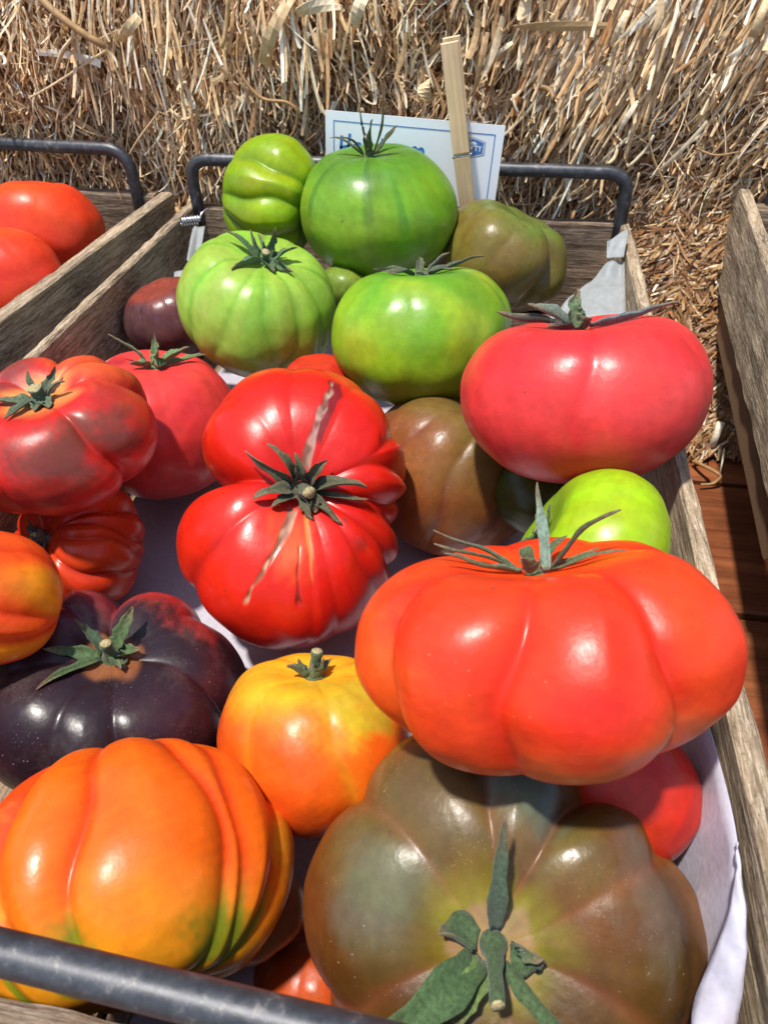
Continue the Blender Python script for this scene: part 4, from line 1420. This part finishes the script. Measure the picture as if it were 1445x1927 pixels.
def c_purple(A, Ph, G, U):
    c = base_col(lin(62, 34, 38, K), lin(42, 28, 34, K), seed=61)(A, Ph, G, U)
    c = mixc(c, lin(92, 38, 44, K), 0.6 * sstep(0.2, 1.2, sn(U, 2.4, 62)) * (1 - sstep(0.9, 1.5, A)))
    c = mixc(c, lin(186, 44, 44, K), 0.95 * spot(U, 50, 150, 30) * sstep(0.55, 0.9, A))
    c = mixc(c, lin(190, 50, 46, K), 0.9 * spot(U, 64, 124, 34))
    c = mixc(c, lin(176, 44, 44, K), 0.8 * spot(U, 46, 186, 18))
    c = mixc(c, lin(120, 70, 76, K), 0.5 * spot(U, 40, 190, 24))
    c = mixc(c, lin(170, 104, 60, K), 0.6 * (1 - sstep(0.13, 0.22, A + 0.03 * sn(U, 12, 63))))
    return c


tomato('dark purple-black ribbed tomato with a fresh green calyx, left of the orange one', 218, 1302, 0.262, 240, 0.7, 98, 30,
       [(170, .34, 13), (212, .14, 13), (112, .12, 12), (60, .12, 9), (4, .12, 9), (-45, .09, 11), (-95, .14, 13)], c_purple, M_DARK, sx=1.0, sy=1.0, dimple=0.2, dsig=.42, seed=8, res=(280, 140), wob=0.03,
       sepals=[(140, .36, .15, 45, 30, 0.1, lin(72, 92, 56)), (215, .34, .11, 30, 10, 0, lin(62, 80, 58)), (250, .42, .12, 14, -6), (285, .5, .08, 8, -8), (20, .14, .14, 40, 30), (80, .18, .14, 30, 40)], stem=(.2, .055, 0, -.02), cal=lin(72, 92, 56))

# -- double red fruit in the middle


CRACKS = [(178, -5, 2.5, 0.3, 7, 50), (-12, -7, 1.6, 0.4, 8, 50), (8, 3, 0.6, 1.4, 20, 44)]


def c_double(A, Ph, G, U):
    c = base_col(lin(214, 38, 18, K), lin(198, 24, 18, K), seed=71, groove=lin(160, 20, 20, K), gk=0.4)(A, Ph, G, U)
    c = mixc(c, lin(232, 78, 22, K), 0.8 * spot(U, 100, 262, 44))
    c = mixc(c, lin(226, 70, 26, K), 0.75 * spot(U, 95, 195, 30))
    c = mixc(c, lin(214, 96, 40, K), 0.7 * spot(U, 22, 5, 16))
    cork = lambda a, b: mixc(np.tile(a, (len(A), 1)), b, 0.5 + 0.6 * sn(U, 38, 76))
    m1 = crack_mask(A, Ph, U, 169, 3, 2.4, 3.2, 16, 50)
    c = mixc(c, lin(92, 26, 32, K), 0.8 * m1)
    m2 = crack_mask(A, Ph, U, *CRACKS[0])
    c = c * (1 - m2[:, None] * 0.95) + cork(lin(176, 142, 122, K), lin(120, 82, 66, K)) * m2[:, None] * 0.95
    m3 = crack_mask(A, Ph, U, *CRACKS[1])
    c = c * (1 - m3[:, None] * 0.95) + cork(lin(190, 150, 122, K), lin(128, 84, 62, K)) * m3[:, None] * 0.95
    c = mixc(c, lin(104, 34, 32, K), 0.85 * crack_mask(A, Ph, U, *CRACKS[2]))
    c = mixc(c, lin(214, 140, 60, K), 0.7 * crack_mask(A, Ph, U, 18, 2, 0.8, 0.4, 10, 36))
    c = mixc(c, lin(96, 30, 26, K), 0.7 * spot(U, 44, 128, 4))
    c = mixc(c, lin(120, 34, 26, K), 0.6 * spot(U, 38, 60, 6))
    return c


tomato('glossy scarred double-lobed red tomato with a dried stem, in the middle of the crate', 562, 952, 0.292, 250, 0.72, 80, 14,
       [(76, .12, 6), (92, .14, 6), (108, .13, 6), (60, .08, 7), (124, .07, 7), (154, .025, 6), (204, .03, 7), (228, .035, 8), (12, .02, 6), (36, .035, 7), (-52, .09, 10)],
       c_double, M_GLOSS, sx=1.12, sy=0.92, dimple=0.16, dsig=.45, seed=9, res=(440, 240), wob=0.03, cleft=0.48, cw=0.17, cracks=CRACKS, gend=2.4, pw=0.85,
       sepals=[(228, .44, .10, 70, 5, .3), (256, .46, .09, 48, -20, -.3), (290, .36, .11, 60, -50, .3), (318, .26, .12, 70, -60, -.2), (102, .46, .12, 52, -30, -.2), (84, .44, .06, 26, -14, .3), (60, .38, .08, 44, -50, -.3),
               (196, .28, .10, 85, 0, .4), (150, .28, .11, 80, -10, -.3), (22, .24, .12, 74, -70, .3), (40, .2, .14, 80, -60)],
       stem=(.17, .06, .05, .05), cal=lin(84, 84, 60))

# -- reds on the left


def c_red_left(A, Ph, G, U):
    c = base_col(lin(214, 52, 34, K), lin(200, 40, 34, K), seed=81)(A, Ph, G, U)
    c = mixc(c, lin(112, 62, 52, K), 0.92 * spot(U, 58, -2, 44) * (1 - 0.9 * spot(U, 70, 14, 12)))
    c = mixc(c, lin(112, 62, 52, K), 0.8 * spot(U, 72, 32, 22))
    c = mixc(c, lin(150, 56, 44, K), 0.5 * sstep(0.2, 1.2, sn(U, 2.6, 84)))
    c = mixc(c, lin(110, 60, 52, K), 0.8 * spot(U, 34, 200, 24))
    c = mixc(c, lin(224, 92, 46, K), 0.8 * spot(U, 42, 105, 38))
    c = mixc(c, lin(220, 150, 80, K), 0.85 * (1 - sstep(0.18, 0.42, A + 0.06 * sn(U, 8, 82))))
    return mixc(c, lin(200, 30, 26, K), 0.4 * G)


tomato('lobed red tomato blotched with brown, overhanging the left wall of the middle crate', 112, 812, 0.292, 190, 0.68, 118, 52,
       [(18, .16, 7), (72, .19, 11), (112, .14, 10), (152, .26, 14), (205, .2, 14), (255, .16, 12), (-50, .14, 10)], c_red_left, seed=10, sx=0.96, dimple=0.26, dsig=.42, res=(280, 140), wob=0.03,
       sepals=[(60, .34, .1, 50, 20), (120, .3, .1, 30, 40), (-60, .42, .12, 22, 20), (-100, .4, .12, 25, 15), (10, .22, .16, 12, -20), (-25, .2, .14, 12, -20), (180, .25, .1, 50, 60)], stem=(.14, .08, 0, 0), cal=lin(84, 98, 74))


def c_pink_left(A, Ph, G, U):
    c = base_col(lin(228, 72, 66, K), lin(220, 58, 56, K), seed=91)(A, Ph, G, U)
    c = mixc(c, lin(150, 26, 44, K), 0.6 * spot(U, 26, -100, 12))
    c = mixc(c, lin(214, 180, 150, K), 0.9 * spot(U, 42, -120, 7))
    return mixc(c, lin(206, 84, 84, K), 0.7 * sstep(1.9, 2.4, A))


tomato('smooth pinkish-red tomato with an upright sepal, under the light green one on the left', 305, 795, 0.362, 150, 0.92, 96, 66, ribs(6, .045, 15, 92), c_pink_left, seed=11, dimple=0.2, wob=0.03,
       sepals=[(-100, .62, .1, 50, 25, -0.1), (-60, .3, .16, 20, 20), (30, .34, .17, 88, 84, 0, lin(112, 138, 84)), (85, .44, .16, 45, 20), (95, .6, .1, 18, -6), (10, .16, .2, 40, 10), (180, .4, .12, 50, 60)], stem=(.14, .07, -.04, 0), cal=lin(96, 122, 76))

tomato('many-ribbed red tomato with a shrivelled brown calyx, beneath the brown-blotched red one', 150, 1030, 0.318, 132, 0.8, 165, 52, ribs(15, .12, 8, 101), base_col(lin(206, 46, 24, K), lin(216, 72, 30, K), seed=102, groove=lin(170, 30, 20, K), gk=0.5), M_GLOSS, seed=12, dimple=0.24, res=(320, 130),
       sepals=rsep(9, .34, .17, 103, a=(20, 80), da=(-60, 60)), stem=(.2, .09, .03, 0), cal=lin(112, 100, 84), tip=lin(84, 72, 60))


def c_edge(A, Ph, G, U):
    S = np.stack([np.cos(Ph) * 4, np.sin(Ph) * 4, A * 0.6], 1)
    c = mixc(np.tile(lin(234, 84, 26, K), (len(A), 1)), lin(238, 150, 30, K), sstep(0.1, 0.9, sn(S, 1.0, 111)))
    return mixc(c, lin(216, 50, 18, K), 0.6 * G)


tomato('ribbed orange tomato cut off by the left edge of the photo, above the purple one', -44, 1122, 0.232, 138, 1.1, 170, 80, ribs(8, .09, 12, 112), c_edge, seed=13, sx=1.0)
tomato('brownish-purple tomato low in the shade of the left rear wall', 322, 600, 0.412, 88, 0.85, 120, 70, ribs(6, .05, 16, 121), base_col(lin(112, 56, 50, K), lin(86, 54, 54, K), top=lin(140, 64, 50, K), topext=.9, seed=122), M_DARK, seed=14)

# -- greens at the back


def c_gtop(A, Ph, G, U):
    c = base_col(lin(128, 178, 40, K), lin(106, 164, 36, K), seed=131)(A, Ph, G, U)
    c = mixc(c, lin(66, 122, 44, K), 0.7 * (1 - sstep(0.6, 1.4, A + 0.15 * sn(U, 3, 132))))
    S = np.stack([np.cos(Ph) * 10, np.sin(Ph) * 10, A * 0.8], 1)
    c = mixc(c, lin(50, 108, 50, K), 0.5 * sstep(0.6, 1.4, sn(S, 1.0, 133)) * (1 - sstep(1.3, 1.8, A)))
    c = mixc(c, lin(150, 186, 62, K), 0.6 * spot(U, 95, -20, 40))
    return mixc(c, lin(132, 156, 44, K), 0.5 * spot(U, 95, -80, 30))


tomato('round glossy green tomato on top of the pile, in front of the white card', 708, 396, 0.412, 147, 0.82, 98, 72, ribs(7, .025, 18, 134), c_gtop, M_GREEN, seed=15, dimple=0.16, sx=.96,
       sepals=[(-70, .42, .05, 62, 20), (-20, .62, .045, 78, 98, 0.3), (20, .5, .11, 88, 40, 0.2), (50, .82, .05, 62, 80), (70, .5, .09, 46, 42), (-100, .5, .05, 50, 0), (180, .3, .1, 40, 40), (120, .4, .08, 30, 30)], stem=(.1, .06, -.05, 0))
tomato('lime green heavily ribbed tomato lying on its side at the rear left of the pile', 516, 374, 0.432, 118, 0.8, -12, 66, ribs(8, .21, 12, 144),
       base_col(lin(146, 178, 22, K), lin(122, 160, 24, K), top=lin(84, 132, 30, K), topext=0.9, seed=141, groove=lin(86, 130, 30, K), gk=.5), M_GREEN, seed=16, dimple=0.24, sx=.95, sepals=rsep(5, .3, .1, 142), stem=(.15, .08, 0, 0))


def c_light(A, Ph, G, U):
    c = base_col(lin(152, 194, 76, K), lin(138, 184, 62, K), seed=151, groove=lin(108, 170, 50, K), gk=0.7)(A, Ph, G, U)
    S = np.stack([np.cos(Ph) * 7, np.sin(Ph) * 7, A * 0.6], 1)
    c = mixc(c, lin(112, 172, 54, K), 0.4 * sstep(0.2, 1.4, sn(S, 1.0, 152)) * (1 - sstep(1.0, 1.8, A)))
    return mixc(c, lin(156, 170, 84, K), 0.7 * sstep(1.5, 2.2, A))


tomato('pale green ribbed tomato with a curled green calyx, left of the pile', 488, 575, 0.378, 148, 0.82, 83, 55, ribs(11, .045, 9, 153), c_light, M_GREEN, seed=17, dimple=0.2, res=(260, 130),
       sepals=[(-110, .56, .13, 28, 8), (-45, .5, .16, 16, -16), (-100, .4, .14, 66, 70), (150, .42, .13, 75, 80), (100, .4, .16, 45, 30), (60, .42, .14, 20, 10), (20, .25, .16, 20, 0), (200, .3, .12, 60, 30)], stem=(.16, .06, .03, 0), cal=lin(76, 104, 66))


def c_gmid(A, Ph, G, U):
    c = base_col(lin(138, 176, 36, K), lin(116, 164, 38, K), seed=161, groove=lin(90, 150, 40, K), gk=0.5)(A, Ph, G, U)
    c = mixc(c, lin(84, 150, 44, K), 0.75 * (1 - sstep(0.6, 1.5, A + 0.2 * sn(U, 3, 162))))
    c = mixc(c, lin(176, 190, 50, K), 0.5 * sstep(0.4, 1.3, sn(U, 3.4, 163)))
    return mixc(c, lin(118, 130, 30, K), 0.7 * sstep(1.7, 2.3, A))


tomato('yellowish-green tomato in the middle of the pile, just left of the pinkish-red one', 790, 627, 0.348, 168, 0.8, 90, 82, ribs(8, .035, 14, 164), c_gmid, M_GREEN, seed=18, dimple=0.2, sx=.93,
       sepals=[(-95, .5, .08, 18, -10), (-60, .34, .1, 20, -14), (90, .7, .1, 20, 14, 0), (120, .4, .08, 45, 30), (60, .4, .1, 22, 0), (180, .3, .12, 50, 30), (20, .2, .1, 10, -20)], stem=(.06, .06, 0, 0), cal=lin(80, 88, 66))
tomato('olive-brown tomato with one deep crease at the rear right of the pile', 950, 482, 0.424, 124, 0.76, 62, 80, [(52, .24, 14), (0, .04, 14), (-50, .06, 14), (110, .12, 14), (170, .1, 14), (230, .1, 14), (290, .08, 14)],
       base_col(lin(126, 112, 46, K), lin(112, 90, 44, K), top=lin(102, 114, 50, K), topext=1.2, seed=171), M_BROWN, seed=19, dimple=0.2)


def c_pink(A, Ph, G, U):
    c = base_col(lin(228, 66, 64, K), lin(220, 50, 52, K), seed=181, groove=lin(206, 34, 44, K), gk=0.4)(A, Ph, G, U)
    return mixc(c, lin(204, 50, 34, K), 0.5 * sstep(1.7, 2.3, A))


tomato('large smooth pinkish-red tomato perched on the right wall at the back', 1094, 738, 0.268, 229, 0.74, 91, 78, [(3, .07, 13), (-72, .03, 10), (60, .03, 16), (120, .06, 16), (180, .07, 16), (240, .06, 16)], c_pink, seed=20, dimple=0.24, dsig=.5, sx=.95, wob=0.015, res=(280, 150),
       sepals=[(-88, .66, .12, 18, 14, 0, lin(62, 66, 58)), (-80, .44, .15, 36, 34, 0, lin(104, 120, 104)), (-40, .34, .16, 84, 120, 0, lin(92, 116, 84)), (-60, .24, .15, 18, 10, 0, lin(66, 50, 44)), (88, .72, .12, 12, 12, 0, lin(92, 110, 108)), (20, .14, .13, 60, 40), (180, .3, .12, 50, 40)], stem=(.14, .05, .04, 0))
tomato('bright lime-green tomato tucked between the pinkish-red and the largest red one', 1098, 1054, 0.238, 188, 0.66, 148, 72, ribs(6, .04, 18, 191), base_col(lin(158, 196, 26, K), lin(146, 188, 30, K), top=lin(120, 168, 40, K), topext=.6, seed=192), M_GREEN, seed=21, dimple=.2, sepals=rsep(5, .3, .08, 193), stem=(.12, .06, 0, 0))


def c_bmid(A, Ph, G, U):
    c = base_col(lin(146, 80, 40, K), lin(126, 80, 40, K), seed=201, groove=lin(112, 52, 48, K), gk=0.7)(A, Ph, G, U)
    c = mixc(c, lin(110, 96, 46, K), 0.8 * (1 - sstep(0.5, 1.3, A + 0.25 * sn(U, 2.8, 202))))
    return mixc(c, lin(158, 76, 34, K), 0.7 * sstep(1.5, 2.1, A))


tomato('brown tomato with reddish seams, right of the double-lobed red one', 852, 893, 0.346, 166, 0.92, 62, 72, ribs(9, .05, 8, 203), c_bmid, M_BROWN, seed=22, dimple=0.18,
       sepals=[(-100, .4, .08, 70, 90), (-60, .5, .1, 60, 90), (0, .3, .12, 20, -10), (60, .4, .1, 10, -10), (120, .35, .08, 30, 10), (180, .35, .1, 50, 30)], stem=(.12, .06, 0, 0), cal=lin(92, 90, 66), res=(260, 130))
# glimpsed between the others
tomato('red tomato glimpsed behind the double-lobed red one, under the two green ones', 600, 726, 0.352, 74, 0.8, 100, 70, ribs(6, .04, 16, 211), base_col(lin(206, 54, 34, K), lin(190, 44, 32, K), seed=212), seed=23)
tomato('small yellow-green tomato glimpsed between the brown and the pinkish-red ones', 880, 790, 0.372, 66, 0.85, 60, 80, ribs(6, .03, 16, 213), base_col(lin(130, 150, 30, K), lin(120, 140, 40, K), seed=214), M_GREEN, seed=24)
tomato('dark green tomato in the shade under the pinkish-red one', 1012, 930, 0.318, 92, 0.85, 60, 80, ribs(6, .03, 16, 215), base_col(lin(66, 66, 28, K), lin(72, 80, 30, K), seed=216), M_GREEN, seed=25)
tomato('green tomato just showing between the pale green and the glossy green ones', 650, 545, 0.41, 52, 0.85, 60, 90, ribs(6, .04, 16, 217), base_col(lin(128, 150, 54, K), lin(110, 136, 50, K), seed=218), M_GREEN, seed=26)
# left crate
tomato('smooth orange-red tomato at the back of the left crate', 86, 430, 0.456, 104, 0.9, 100, 84, ribs(5, .035, 22, 221), base_col(lin(236, 78, 30, K), lin(228, 60, 30, K), seed=222), seed=27, wob=.04)
tomato('orange-red tomato with a pale stem scar at the front of the left crate', 24, 530, 0.408, 100, 0.9, 200, 62, ribs(6, .03, 20, 223), base_col(lin(234, 74, 32, K), lin(226, 58, 34, K), top=lin(206, 170, 90, K), topext=.5, seed=224), seed=28, stem=(.05, .1, 0, 0), cal=lin(190, 180, 130))
